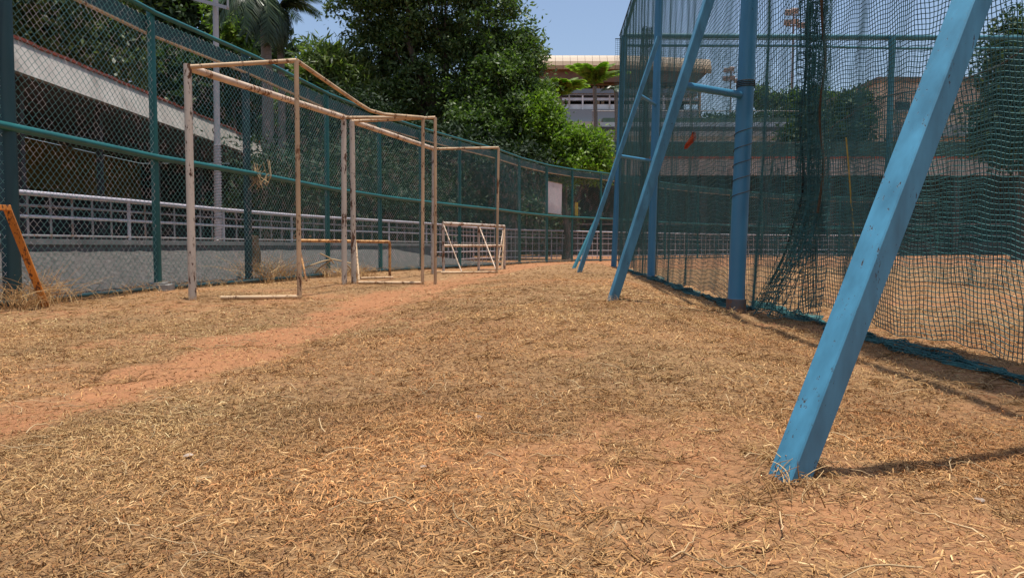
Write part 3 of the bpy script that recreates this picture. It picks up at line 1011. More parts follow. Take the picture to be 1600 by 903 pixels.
# ------------------------------------------------------------------ nets
def bot_x(Y):
    return np.interp(Y, [1.0, 2.6, 3.6, 4.6, 5.6, 8, 11.8, 19], [2.42, 2.30, 2.08, 1.96, 1.90, 2.0, 2.24, 2.62])


def top_x(Y):
    return np.interp(Y, [1.0, 5.5, 11.8, 19], [1.90, 1.92, 2.25, 2.62])


def net_surface(U, S, zb, zt):
    """U along the side (world Y), S 0..1 from the ground up."""
    h = zb + (zt - zb) * S
    w = np.clip(1 - S, 0, 1) ** 1.6
    X = top_x(U) * (1 - w) + bot_x(U) * w
    nr = 1 - sstep(5.0, 7.5, U)
    fold = (0.03 * np.sin(U * 4.1 + 1.3 * np.sin(S * 5)) * (0.35 + w) + 0.012 * np.sin(U * 11 + S * 7 + 2 * np.sin(U * 1.3))) * (0.25 + 0.75 * nr)
    return X + fold, h


def lattice(name, U0, U1, zb, zt, cell, r, surf, seg=2, mat='net', warp=0.010, sag=0.03, rh=None):
    nu = int((U1 - U0) / cell); nz = int((zt - zb) / cell)
    us = np.linspace(U0, U1, nu + 1); ss = np.linspace(0, 1, nz + 1)
    su = np.linspace(U0, U1, nu // seg + 1); sz = np.linspace(0, 1, nz // seg + 1)

    def place(U, S):
        # the twine wanders: the whole mesh is warped by one slow and one fast wave
        Uw = U + warp * np.sin(S * 37 + U * 5.0) + warp * 0.7 * np.sin(S * 90 + U * 23)
        Sw = S + (warp * np.sin(U * 9.0 + S * 12) + warp * 0.6 * np.sin(U * 31 + S * 50) + sag * np.sin(U * 1.7) * (1 - S)) / (zt - zb)
        return surf(Uw, Sw)

    A, B = np.meshgrid(us, sz, indexing='ij'); P1 = place(A, B)
    B2, A2 = np.meshgrid(ss, su, indexing='ij'); P2_ = place(A2, B2)
    rv = np.repeat((r(us) if callable(r) else np.full(len(us), r))[:, None], P1.shape[1], 1)
    V1, F1 = strands(P1, rv, 3); V2, F2 = strands(P2_, rh or r, 3)
    return np.concatenate([V1, V2]), np.concatenate([F1, F2 + len(V1)])


def side_surf(U, S):
    zb_ = 0.01 + 0.04 * np.sin(U * 2.3) ** 2
    X, h = net_surface(U, S, zb_, CT)
    return np.stack([X, U, h], -1)


def hang_net(name, V_, F_, mat, label, rope_pts=None):
    r_ = empty(name, tuple(np.asarray(V_).min(axis=0)))
    o_ = np_mesh('net_mesh', V_, F_, M[mat], r_)
    o_['kind'] = 'stuff'
    if rope_pts is not None:
        MB().tube(rope_pts, 0.012, 6).build('top_rope', M['dark_rope'], r_, True)
    tag(r_, label, 'net')


Va, Fa = lattice('n', 4.95, 19.0, 0.04, CT, 0.042, lambda u: np.interp(u, [5, 7, 10, 19], [0.0031, 0.0027, 0.0021, 0.0018]), side_surf, seg=3, rh=0.0028)
hang_net('side_net', Va, Fa, 'net', 'green net hung along the cage side behind the thick blue post',
         [(float(top_x(Y)), Y, CT + 0.01) for Y in (4.95, 8, 12, 16, 19)])
Va, Fa = lattice('n', 1.6, 5.25, 0.04, CT, 0.024, 0.0024, lambda U, S: side_surf(U, S) + np.array([0.03, 0, 0]), seg=2, warp=0.010, sag=0.08)
hang_net('side_net', Va, Fa, 'net', 'green net panel nearest the camera, behind the big slanting blue leg',
         [(float(top_x(Y)), Y, CT + 0.01) for Y in (1.6, 3, 4.2, 5.25)])


def end_surf(U, S):
    h = 0.05 + (CT - 0.05) * S
    Yy = 19.25 + 0.06 * np.sin(U * 3.1 + S * 4) + 0.03 * np.sin(U * 9)
    return np.stack([U, Yy, h], -1)


Va, Fa = lattice('n', 2.55, 15.5, 0.05, CT, 0.050, 0.0034, end_surf, seg=3)
hang_net('end_net', Va, Fa, 'net', 'green net closing the far end of the cage', [(2.55, 19.25, CT), (9, 19.25, CT - .03), (15.5, 19.25, CT)])


def lane_surf(U, S):
    h = 0.03 + (2.75 + 0.12 * np.sin(U * 1.1)) * S
    X = 5.6 + 0.03 * U + 0.10 * np.sin(U * 1.9 + S * 3) * (1 - S) + 0.03 * np.sin(U * 7 + S * 5)
    return np.stack([X, U, h], -1)


Va, Fa = lattice('n', 4.5, 18.8, 0.03, 2.8, 0.055, 0.0034, lane_surf, seg=2, sag=0.05)
hang_net('lane_net', Va, Fa, 'net', 'lower green net dividing the inside of the cage', [tuple(p) for p in lane_surf(np.linspace(4.5, 18.8, 30), np.full(30, 1.005))])


# the gathered curtain where two net panels meet
def curtain_surf(U, S):
    # U 0..1 across the gather
    z = 0.05 + (CT - 0.05) * S
    fl = np.clip(1 - S * 7, 0, 1) ** 1.5
    Y0 = 4.86 + 0.25 * U + 0.10 * np.sin(S * 6)
    Y = Y0 + fl * (U * 1.3 - 0.2)
    X = top_x(Y0) * 0 + 1.97 + 0.055 * np.sin(U * 26 + 3 * S) + 0.03 * np.sin(U * 47 + 9 * S) - fl * (0.12 + 0.15 * np.sin(U * 5))
    return np.stack([X, Y, z + 0 * U], -1)


nu, nz = 30, 120
A, B = np.meshgrid(np.linspace(0, 1, nu), np.linspace(0, 1, 110), indexing='ij')
V1, F1 = strands(curtain_surf(A + 0.008 * np.sin(B * 60 + A * 30), B), 0.0026, 3)
B2, A2 = np.meshgrid(np.linspace(0, 1, nz), np.linspace(0, 1, 60), indexing='ij')
V2, F2 = strands(curtain_surf(A2, B2 + 0.002 * np.sin(A2 * 60)), 0.0026, 3)
o = np_mesh('gathered_net', np.concatenate([V1, V2]), np.concatenate([F1, F2 + len(V1)]), M['net'])
tag(o, 'dark gathered fold of net hanging right of the thick blue post', 'net')
for k_, (u_, nm, lb) in enumerate(((0.0, 'rope', 'brown edge rope down the right side of the gathered net'), (1.0, 'dark_rope', 'dark edge rope down the left side of the gathered net'))):
    S_ = np.linspace(0.12 if k_ == 0 else 0.03, 1, 60)
    P_ = curtain_surf(np.full_like(S_, u_), S_)
    P_[:, 0] -= 0.05; P_[:, 0] += 0.012 * np.sin(S_ * 47)
    P_[:, 1] += 0.01 * np.sin(S_ * 61)
    tag(MB().tube([tuple(p) for p in P_], 0.0085, 7).build('edge_rope', M[nm], None, True), lb, 'rope')

# loose gathered net column at the far corner
V_, F_ = [], []
A, B = np.meshgrid(np.linspace(0, 1, 26), np.linspace(0, 1, 40), indexing='ij')


def bunch_surf(U, S):
    ang = U * 6.283
    rr = 0.10 + 0.05 * np.sin(U * 19 + S * 8) - 0.05 * (1 - S)
    cx = 2.98 + 0.22 * S + 0.05 * np.sin(S * 5); cy = 18.2 + 0.1 * S
    return np.stack([cx + rr * np.cos(ang), cy + rr * np.sin(ang), 0.5 + (CT - 0.5) * S], -1)


V1, F1 = strands(bunch_surf(A, B), 0.006, 3)
B2, A2 = np.meshgrid(np.linspace(0, 1, 120), np.linspace(0, 1, 27), indexing='ij')
V2, F2 = strands(bunch_surf(A2, B2), 0.006, 3)
o = np_mesh('gathered_net', np.concatenate([V1, V2]), np.concatenate([F1, F2 + len(V1)]), M['net_dark'])
tag(o, 'bunched green net hanging at the far corner of the cage', 'net')


# net fallen in a roll along the ground
def roll_net(path, label, rad, n_long=22, rings=260):
    P = np.array([(p[0], p[1]) for p in path])
    s = np.concatenate([[0], np.cumsum(np.linalg.norm(np.diff(P, axis=0), axis=1))])

    def surf(U, T):   # U 0..1 around, T 0..1 along
        x = np.interp(T * s[-1], s, P[:, 0]); y = np.interp(T * s[-1], s, P[:, 1])
        R = rad * (0.75 + 0.35 * np.sin(T * 31) + 0.3 * np.sin(T * 83 + U * 9)) * (0.6 + 0.4 * np.sin(U * 25 + T * 40))
        a = U * 6.283
        return np.stack([x + R * 2.4 * np.cos(a), y + R * 0.6 * np.cos(a), height(x, y) + rad * 0.35 + R * 0.5 * np.sin(a)], -1)

    A, B = np.meshgrid(np.linspace(0, 1, n_long, endpoint=False), np.linspace(0, 1, rings), indexing='ij')
    V1, F1 = strands(surf(A + 0.03 * np.sin(B * 90), B), 0.0024, 3)
    B2, A2 = np.meshgrid(np.linspace(0, 1, rings), np.linspace(0, 1, 19), indexing='ij')
    V2, F2 = strands(surf(A2, B2 + 0.004 * np.sin(A2 * 40)), 0.0024, 3)
    o = np_mesh('fallen_net', np.concatenate([V1, V2]), np.concatenate([F1, F2 + len(V1)]), M['net'])
    tag(o, label, 'net')


g_ = [ground_at(x, y) for x, y in ((1760, 640), (1600, 596), (1500, 570), (1400, 545), (1300, 512), (1220, 488), (1178, 474))]
roll_net(g_, 'loose net lying on the ground at the foot of the near cage side', 0.045, 15, 170)
g_ = [Vector((float(bot_x(Y)) - 0.06, Y, 0)) for Y in (5.9, 7, 8.5, 10, 11.6, 13.5, 15.5, 18)]
roll_net(g_, 'loose net edge lying on the ground beyond the thick blue post', 0.045, 20, 300)

# bottom rope, cord and cloth scrap
y_ = 4.57
x_ = 1.92
tag(MB().tube([at(1322, 215, y_), at(1326, 260, y_), at(1331, 330, y_), at(1336, 396, y_)], 0.0045, 6).build('hanging_cord', M['yellow_cord'], None, True),
    'thin yellow cord hanging on the net left of the big slanting leg', 'cord')
bm = bmesh.new()
q0 = at(1084, 206, 8.9); 
gridv = []
for i in range(7):
    t = i / 6
    for j in range(4):
        u = j / 3 - 0.5
        p = at(1084 - 10 * t + 3 * math.sin(t * 5) + u * (4 + 7 * math.sin(t * 3.0)), 206 + 27 * t, 8.85)
        p.y += 0.02 * math.sin(j * 2 + i)
        gridv.append(bm.verts.new(p))
for i in range(6):
    for j in range(3):
        bm.faces.new((gridv[i * 4 + j], gridv[i * 4 + j + 1], gridv[i * 4 + j + 5], gridv[i * 4 + j + 4]))
bmesh.ops.solidify(bm, geom=bm.faces[:], thickness=0.006)
me = bpy.data.meshes.new('cloth_scrap'); bm.to_mesh(me); bm.free()
tag(link('cloth_scrap', me, M['cloth'], None, True), 'orange cloth scrap caught in the net', 'cloth')

# ------------------------------------------------------------------ wall and railing behind the fence
offs = [1.9, 1.9, 1.9, 1.95, 1.95, 1.95, 2.0, 2.0, 2.0, 2.1, 2.3, 2.7, 3.2, 3.7, 3.6, 3.2, 3.0, 3.0, 3.0, 3.0, 3.0, 3.0, 3.0]
rail_path = off_path(fence_pts, offs)
RT = 1.15
railing = empty('pipe_railing', (rail_path[3][0], rail_path[3][1], 0.5))
tag(railing, 'galvanised pipe railing with white bars behind the chain link fence', 'railing')
wall_n = 9
wb = MB()
for i in range(wall_n):
    a, b = Vector(rail_path[i]), Vector(rail_path[i + 1])
    d = b - a; L = d.length
    za, zb_ = 0.58, 0.58
    wb.box(((a.x + b.x) / 2, (a.y + b.y) / 2, 0.22), (L + 0.03, 0.24, 0.62), Matrix.Rotation(math.atan2(d.y, d.x), 3, 'Z'))
wo_ = wb.build('low_wall', M['rubble'])
tag(wo_, 'low grey rough plastered wall under the railing behind the fence', 'wall')
bk = []; bf = []
i0 = off_path(fence_pts, 0.18); i1 = off_path(fence_pts, [o_ - 0.16 for o_ in offs])
lines = []
for i in range(wall_n + 2):
    row = []
    for k in range(15):
        t = k / 14
        zz = 0.04 + 0.40 * t ** 0.8 * (1 - 0.5 * max(0, i - wall_n + 1))
        row.append((i0[i][0] * (1 - t) + i1[i][0] * t, i0[i][1] * (1 - t) + i1[i][1] * t, zz))
    lines.append(row)
per = 14
Vb = []
for i in range(len(lines) - 1):
    for j in range(per):
        u_ = j / per
        for k in range(15):
            p_ = Vector(lines[i][k]).lerp(Vector(lines[i + 1][k]), u_)
            Vb.append((p_.x, p_.y, p_.z + random.uniform(-.012, .012)))
Vb += [lines[-1][k] for k in range(15)]
nr_ = len(Vb) // 15
ib = np.arange(nr_ * 15).reshape(nr_, 15)
Fb = np.stack([ib[:-1, :-1], ib[:-1, 1:], ib[1:, 1:], ib[1:, :-1]], -1).reshape(-1, 4)
tag(np_mesh('gravel_bank', Vb, Fb, M['gravel']), 'grey gravel bank sloping up behind the fence', kind='structure')
cp = MB()
for i in range(wall_n):
    a, b = Vector(rail_path[i]), Vector(rail_path[i + 1])
    d = b - a; L = d.length
    cp.box(((a.x + b.x) / 2, (a.y + b.y) / 2, 0.565), (L + 0.03, 0.30, 0.07), Matrix.Rotation(math.atan2(d.y, d.x), 3, 'Z'))
cp.build('coping', M['concrete'], wo_)


def z_rail(i):
    return 0.60 if i <= wall_n else 0.02


MB().tube([(x, y, RT) for x, y in rail_path], 0.033, 10).build('top_rail', M['galv'], railing, True)
for zz, r_, mt in ((1.0, 0.016, 'rail_dull'), (0.87, 0.019, 'galv'), (0.64, 0.016, 'rail_dull')):
    MB().tube([(x, y, zz) for x, y in rail_path], r_, 8).build('middle_rail', M[mt], railing, True)
MB().tube([(x, y, 0.35) for x, y in rail_path[wall_n:]], 0.018, 8).build('middle_rail', M['galv'], railing, True)
MB().tube([(x, y, 0.12) for x, y in rail_path[wall_n:]], 0.018, 8).build('middle_rail', M['galv'], railing, True)
for i in range(1, len(rail_path) - 1):
    a, b = Vector(rail_path[i]), Vector(rail_path[i + 1])
    L = (b - a).length
    nb = max(2, int(L / 0.34))
    for k in range(nb):
        q = a + (b - a) * (k / nb)
        big = k == 0
        zb_ = 0.6 if i < wall_n else -0.05
        MB().tube([(q.x, q.y, zb_), (q.x, q.y, RT)], 0.024 if big else 0.014, 8).build('upright', M['galv' if (big or i >= wall_n) else 'rail_dull'], railing, True)

# ------------------------------------------------------------------ covered stands
sl_ = empty('covered_stand', (-11.2, 14, 0))
tag(sl_, 'long covered stand with stained white fascia and red edge, left behind the fence', 'building')
FX = -11.0
for (ya, yb, dx) in ((6.0, 31.6, 0.0), (32.0, 37.0, 0.15)):
    m_ = MB()
    q_ = [(FX - dx, 4.40), (FX - dx - 0.26, 5.20), (FX - dx - 0.44, 5.20), (FX - dx - 0.18, 4.40)]
    m_.add([(x_, yy_, z_) for yy_ in (ya, yb) for (x_, z_) in q_], [(0, 1, 2, 3), (7, 6, 5, 4), (0, 4, 5, 1), (1, 5, 6, 2), (2, 6, 7, 3), (3, 7, 4, 0)])
    m_.build('fascia', M['fascia'], sl_)
    k = 0; yy = ya
    tl = MB()
    while yy < yb - 0.01:
        y2 = min(yb, yy + 0.62)
        tl.box(((FX - 0.34 - dx), (yy + y2) / 2, 5.235 + 0.01 * math.sin(k * 2.1)), (0.26, y2 - yy - 0.015, 0.07), Matrix.Rotation(0.02 * math.sin(k * 1.3), 3, 'X'))
        yy = y2; k += 1
    tl.build('red_tile_edge', M['red_edge'], sl_)
MB().box2((-18, 6, 4.55), (FX - 0.50, 37.5, 4.72)).build('roof', M['stand_roof'], sl_)
MB().box2((-18.2, 6, 0), (-18, 37.5, 4.54)).build('back_wall', M['olive_wall'], sl_)
MB().box2((-18, 37.5, 0), (FX - 0.4, 37.7, 4.54)).build('end_wall', M['dark_wall'], sl_)
MB().box2((-17.98, 6, 0.0), (-8.2, 37.4, 0.07)).build('floor', M['dark_wall'], sl_)
for k in range(9):
    yy = 8 + k * 3.6
    MB().box2((-12.0, yy - 0.07, 0.08), (-11.86, yy + 0.07, 4.54)).build('column', M['dark_wall'], sl_)
for k in range(6):
    MB().box2((-17.95, 6.2, 0.08 + 0.42 * k), (-17.3 + (5 - k) * 0.8, 37.2, 0.075 + 0.42 * (k + 1))).build('seating_step', M['dark_wall'], sl_)

sr = empty('covered_stand', (20, 46, 0))
tag(sr, 'wide covered stand with pale fascia and red line, seen through the cage net', 'building')
FYY = 47.0
MB().box2((2.5, FYY, 4.85), (60, FYY + 0.2, 5.85)).build('fascia', M['fascia'], sr)
MB().box2((2.5, FYY - 0.05, 5.86), (60, FYY + 0.25, 5.98)).build('red_edge', M['red_edge'], sr)
MB().box2((2.5, FYY + 0.21, 5.4), (60, FYY + 8, 5.6)).build('roof', M['stand_roof'], sr)
MB().box2((2.5, FYY + 7, 0), (60, FYY + 7.2, 5.39)).build('back_wall', M['dark_wall'], sr)
MB().box2((2.3, FYY + 0.3, 0), (2.49, FYY + 7.2, 5.39)).build('end_wall', M['dark_wall'], sr)
for k in range(15):
    xx = 4 + k * 3.9
    MB().box2((xx - 0.18, FYY + 0.5, 0), (xx + 0.18, FYY + 0.85, 5.39)).build('column', M['dark_wall'], sr)
MB().box2((3, FYY + 1.6, 1.9), (60, FYY + 1.66, 1.98)).build('rail', M['rail_dull'], sr)
MB().box2((3, FYY + 1.6, 1.2), (60, FYY + 1.66, 1.26)).build('rail', M['rail_dull'], sr)
MB().box2((2.5, FYY + 0.9, 0.0), (60, FYY + 6.9, 0.8)).build('platform', M['dark_wall'], sr)
gs = MB().box2((2.5, 50.5, 5.9), (58, 50.6, 7.35)).build('green_screen', M['green_sheet'])
tag(gs, 'long green screen above the roof of the stand behind the cage', 'screen')

# stepped terrace behind the stand
te = empty('stepped_terrace', (20, 66, 0))
tag(te, 'grey and brown stepped terrace rising behind the stand', 'terrace')
zt_ = 7.9
cols = ['grey_slab', 'brown_slab', 'white_slab', 'brown_slab', 'grey_slab', 'dark_wall', 'white_slab', 'green_sheet']
for k in range(8):
    z0 = 8.0 + k * 0.62
    y0 = 66 + k * 1.3
    MB().box2((6 + 0.4 * k, y0, 0), (42, y0 + 1.29, z0 + 0.62)).build('terrace_step', M[cols[k]], te)
for k in range(10):
    MB().tube([(8 + k * 3.6, 77.3, 12.95), (8 + k * 3.6, 77.3, 14.0)], 0.05, 6).build('rail_post', M['rail_dull'], te)
MB().tube([(8, 77.3, 14.0), (40.4, 77.3, 14.0)], 0.05, 6).build('rail', M['rail_dull'], te)

# ------------------------------------------------------------------ canopy building
BY = 110.0
cb = empty('canopy_building', (12, BY, 0))
tag(cb, 'modern building with wide tan panelled canopy roof and twin columns', 'building')
zt = at(900, 84, BY).z; zb = at(900, 108, BY).z; zs = at(900, 118, BY + 4).z
xl = at(740, 84, BY).x; xr = at(1113, 84, BY).x
npan = 32
pw = (xr - xl) / npan
for k in range(npan):
    x0 = xl + k * pw
    sl2 = 0.0045 * max(0, (x0 - 6)) ** 1.6
    top = zt - 0.12 * max(0, (x0 - 16)) ** 1.15 * 0.28
    mb = MB()
    # a panel that curls under: front face, then lower lip
    prof = [(1.15, top), (0.85, top - 0.35), (0.45, top - 0.95), (0.15, top - 1.6), (0.1, top - 2.15)]
    vs_ = []; 
    for (dy, z) in prof:
        vs_ += [(x0 + 0.02, BY + dy, z), (x0 + pw - 0.02, BY + dy, z)]
    nb_ = len(prof)
    vs_ += [(x, y + 0.35, z) for (x, y, z) in vs_]
    fs = []
    for j in range(nb_ - 1):
        fs.append((2 * j, 2 * j + 1, 2 * j + 3, 2 * j + 2))
        o_ = 2 * nb_
        fs.append((o_ + 2 * j, o_ + 2 * j + 2, o_ + 2 * j + 3, o_ + 2 * j + 1))
        fs.append((2 * j, 2 * j + 2, o_ + 2 * j + 2, o_ + 2 * j)); fs.append((2 * j + 1, o_ + 2 * j + 1, o_ + 2 * j + 3, 2 * j + 3))
    fs.append((0, 2 * nb_, 2 * nb_ + 1, 1)); fs.append((2 * nb_ - 2, 2 * nb_ - 1, 4 * nb_ - 1, 4 * nb_ - 2))
    mb.add(vs_, fs)
    mb.build('roof_panel', M['tan_metal'], cb)
# roof body: tip slants back to the last column
zc = at(1095, 126, BY).z; xc = at(1093, 126, BY).x
mb = MB()
sec = [(xl, zt - 0.3), (xr - 0.1, zt - 0.75), (xr - 0.1, zt - 2.2), (xc, zc), (xl, zc)]
vs_ = [(x, BY + 1.0, z) for x, z in sec] + [(x, BY + 22, z) for x, z in sec]
nn = len(sec)
mb.add(vs_, [tuple(range(nn)), tuple(range(2 * nn - 1, nn - 1, -1))] + [(i, nn + i, nn + (i + 1) % nn, (i + 1) % nn) for i in range(nn)])
mb.build('roof_body', M['soffit'], cb)
MB().box2((xl, BY + 2.2, zc - 0.28), (xc - 0.2, BY + 2.4, zc - 0.02)).build('soffit_trim', M['tan_metal'], cb)
z_floor = at(900, 152, BY).z
MB().box2((xl, BY + 7, z_floor - 6), (xc - 0.6, BY + 7.3, zc - 0.3)).build('glass_wall', M['glass'], cb)
for x_ in (833, 880, 889, 935, 942, 988, 996, 1043, 1051, 1093):
    X_ = at(x_, 130, BY + 3).x
    MB().tube([(X_, BY + 3, z_floor - 3.0), (X_, BY + 3, zc - 0.3)], 0.24, 10).build('column', M['tan_column'], cb, True)
for (xa, xb, ya, yb, sh) in ((850, 860, 116, 126, 0), (898, 912, 122, 140, 6), (944, 964, 124, 140, -10), (1010, 1028, 124, 140, -4)):
    for j in range(3):
        t0 = j / 3; t1 = (j + 0.86) / 3
        c0 = [at(xa + sh * t0, ya + (yb - ya) * t0, BY + 6.8), at(xb + sh * t0, ya + (yb - ya) * t0, BY + 6.8),
              at(xb + sh * t1, ya + (yb - ya) * t1, BY + 6.8), at(xa + sh * t1, ya + (yb - ya) * t1, BY + 6.8)]
        c1 = [p + Vector((0, 0.1, 0)) for p in c0]
        MB().add(c0 + c1, [(0, 1, 2, 3), (7, 6, 5, 4), (0, 4, 5, 1), (1, 5, 6, 2), (2, 6, 7, 3), (3, 7, 4, 0)]).build('window_louvre', M['pane'], cb)


def band_(y0, y1, Yd, name, mat, xa=760, xb=1100, th=0.5):
    a_ = at(xa, y1, Yd); b_ = at(xb, y0, Yd)
    MB().box2((a_.x, Yd, a_.z), (b_.x, Yd + th, b_.z)).build(name, M[mat], cb)


band_(139, 146, BY + 1.0, 'balustrade', 'balustrade', 760, 1090, 0.1)
band_(146.3, 149, BY + 1.2, 'floor_slab', 'grey_slab', 760, 1090, 6.5)
band_(153.2, 157, BY + 0.5, 'white_ledge', 'white_slab', 760, 1092, 0.8)
band_(157.4, 163, BY + 6.0, 'dark_storey', 'glass', 760, 1090, 0.5)
band_(163.4, 171, BY + 0.2, 'white_ledge', 'white_slab', 760, 1040, 0.8)
band_(171.4, 190, BY - 0.8, 'balustrade', 'balustrade', 760, 1092, 0.6)
band_(190.4, 330, BY - 1.6, 'lower_wall', 'grey_slab', 740, 1125, 8)
for k in range(12):
    x_ = 846 + 21 * k
    a_ = at(x_, 172, BY); b_ = at(x_ + 2.5, 150, BY)
    MB().box2((a_.x, BY - 0.2, a_.z), (b_.x, BY - 0.05, b_.z)).build('mullion', M['white_slab' if k % 3 == 0 else 'grey_slab'], cb)

# ------------------------------------------------------------------ sandstone building, seen through the net
sbd = empty('sandstone_building', (28, 60, 0))
tag(sbd, 'plain brown sandstone building behind the net on the right', 'building')
SY = 62.0
a_ = at(1374, 128, SY); b_ = at(1545, 128, SY)
MB().box2((a_.x, SY, 0), (b_.x, SY + 10, a_.z)).build('wall', M['sandstone'], sbd)
MB().box2((a_.x - 0.2, SY - 0.15, a_.z - 0.02), (b_.x + 0.2, SY + 10.1, a_.z + 0.35)).build('parapet', M['brown_slab'], sbd)
c_ = at(1361, 150, SY - 1)
MB().box2((c_.x, SY - 1.2, 0), (at(1388, 150, SY - 1).x, SY - 0.16, c_.z)).build('stair_tower', M['sandstone'], sbd)
for (x0, x1, y0, y1) in ((1398, 1421, 160, 173), (1396, 1420, 195, 209), (1470, 1490, 165, 178), (1470, 1490, 200, 213)):
    p_ = at(x0, y1, SY); q_ = at(x1, y0, SY)
    w_ = MB().box2((p_.x, SY - 0.12, p_.z), (q_.x, SY - 0.02, q_.z)).build('window', M['glass'], sbd)
    MB().box2((p_.x - 0.1, SY - 0.25, p_.z - 0.16), (q_.x + 0.1, SY - 0.03, p_.z - 0.01)).build('sill', M['grey_slab'], w_)
z_ = at(1450, 215, SY).z
MB().box2((a_.x + 0.1, SY - 0.6, z_), (b_.x + 6, SY - 0.2, z_ + 0.9)).build('ledge', M['grey_slab'], sbd)


# ------------------------------------------------------------------ masts, lamp pole
def flood_mast(x, ytop, Y, wl, label):
    p = at(x, ytop, Y)
    r = empty('floodlight_mast', (p.x, Y, 0))
    MB().tube([(p.x, Y, 0), (p.x, Y, p.z)], [0.28, 0.13], 8).build('mast', M['rail_dull'], r, True)
    for j, (dx, dz) in enumerate(((-0.9, -0.1), (0.05, 0.1), (-1.0, -1.5), (0.1, -1.4), (0.95, -1.9))):
        hd = MB().box((p.x + dx * wl, Y - 0.3, p.z + dz * wl), (0.9 * wl, 0.5, 0.75 * wl), Matrix.Rotation(0.4, 3, 'X')).build('lamp_head', M['lamp_metal'], r)
    MB().box((p.x, Y - 0.05, p.z - 0.4 * wl), (2.3 * wl, 0.12, 0.12)).build('crossarm', M['rail_dull'], r)
    MB().box((p.x, Y - 0.05, p.z - 1.9 * wl), (2.3 * wl, 0.12, 0.12)).build('crossarm', M['rail_dull'], r)
    tag(r, label, 'floodlight')


flood_mast(1240, 20, 95, 0.85, 'tall floodlight mast seen through the net right of the thick blue post')
flood_mast(1142, 110, 130, 0.95, 'smaller distant floodlight mast seen left of the thick blue post')

lp = empty('lamp_pole', (-6.4, 16.6, 0))
lx = at(339, 300, 16.6).x; lt = at(336, -70, 16.6)
MB().tube([(lx, 16.6, 0.0), (lt.x, 16.6, lt.z)], [0.075, 0.055], 14).build('pole', M['galv_pole'], lp, True)
q0 = at(297, -3, 16.7); q1 = at(356, 13, 16.2)
MB().box((q0 + q1) / 2, ((q1 - q0).length, 0.07, 0.07), (q1 - q0).to_track_quat('X', 'Z').to_matrix()).build('crossarm', M['galv_pole'], lp)
MB().tube([q1, q1 + Vector((0, 0, .9))], 0.02, 8).build('arm_upright', M['galv_pole'], lp)
pts = []
for k in range(240):
    t = k / 239; z = 0.6 + 2.1 * t
    xx = lx + (lt.x - lx) * (z / lt.z)
    pts.append((xx + math.cos(k * 0.9) * 0.078, 16.6 + math.sin(k * 0.9) * 0.078, z))
MB().tube(pts, 0.012, 5).build('spiral_wrap', M['galv'], lp, True)
tag(lp, 'grey metal lamp pole with a cross arm behind the fence on the left', 'lamp pole')


# ------------------------------------------------------------------ trees
def leaf_cloud(lobes, n, size, cluster, per=26, up=0.35, shape=(1.0, 0.45), shell=0.55):
    """Leaves in twig-sized clusters spread through ellipsoid lobes. lobes: (cx,cy,cz,rx,ry,rz)"""
    lobes = np.array(lobes, float)
    vol = lobes[:, 3] * lobes[:, 4] * lobes[:, 5]
    w = vol ** (2 / 3); w /= w.sum()
    nc = max(1, n // per)
    li = rng.choice(len(lobes), nc, p=w)
    d = rng.normal(size=(nc, 3)); d /= np.linalg.norm(d, axis=1, keepdims=True)
    rad = (shell + (1.08 - shell) * rng.random(nc) ** 0.8)[:, None]
    wob = 1 + 0.22 * np.sin(d[:, :1] * 5 + li[:, None]) * np.cos(d[:, 2:] * 4)
    cen = lobes[li, :3] + d * rad * wob * lobes[li, 3:]
    cs = cluster * rng.uniform(0.5, 1.25, (nc, 1))
    pts = (cen[:, None, :] + rng.normal(size=(nc, per, 3)) * cs[:, None, :] * np.array([1, 1, 0.65])).reshape(-1, 3)
    out = np.repeat(d, per, axis=0)
    m = len(pts)
    # leaf axis droops outwards, normal leans upwards
    ax_ = out * 0.6 + rng.normal(size=(m, 3)) * 0.8; ax_[:, 2] -= 0.25
    ax_ /= np.linalg.norm(ax_, axis=1, keepdims=True)
    nn = rng.normal(size=(m, 3)); nn[:, 2] += up * 3
    sd = np.cross(ax_, nn); sd /= np.linalg.norm(sd, axis=1, keepdims=True) + 1e-9
    nm = np.cross(sd, ax_)
    s = size * rng.uniform(0.6, 1.35, (m, 1))
    L = s * shape[0]; W = s * shape[1]
    V = np.stack([pts, pts + ax_ * L * 0.45 - sd * W * 0.5 - nm * W * 0.12, pts + ax_ * L, pts + ax_ * L * 0.45 + sd * W * 0.5 - nm * W * 0.12], 1)
    F = np.arange(m * 4).reshape(m, 4)
    return V.reshape(-1, 3), F


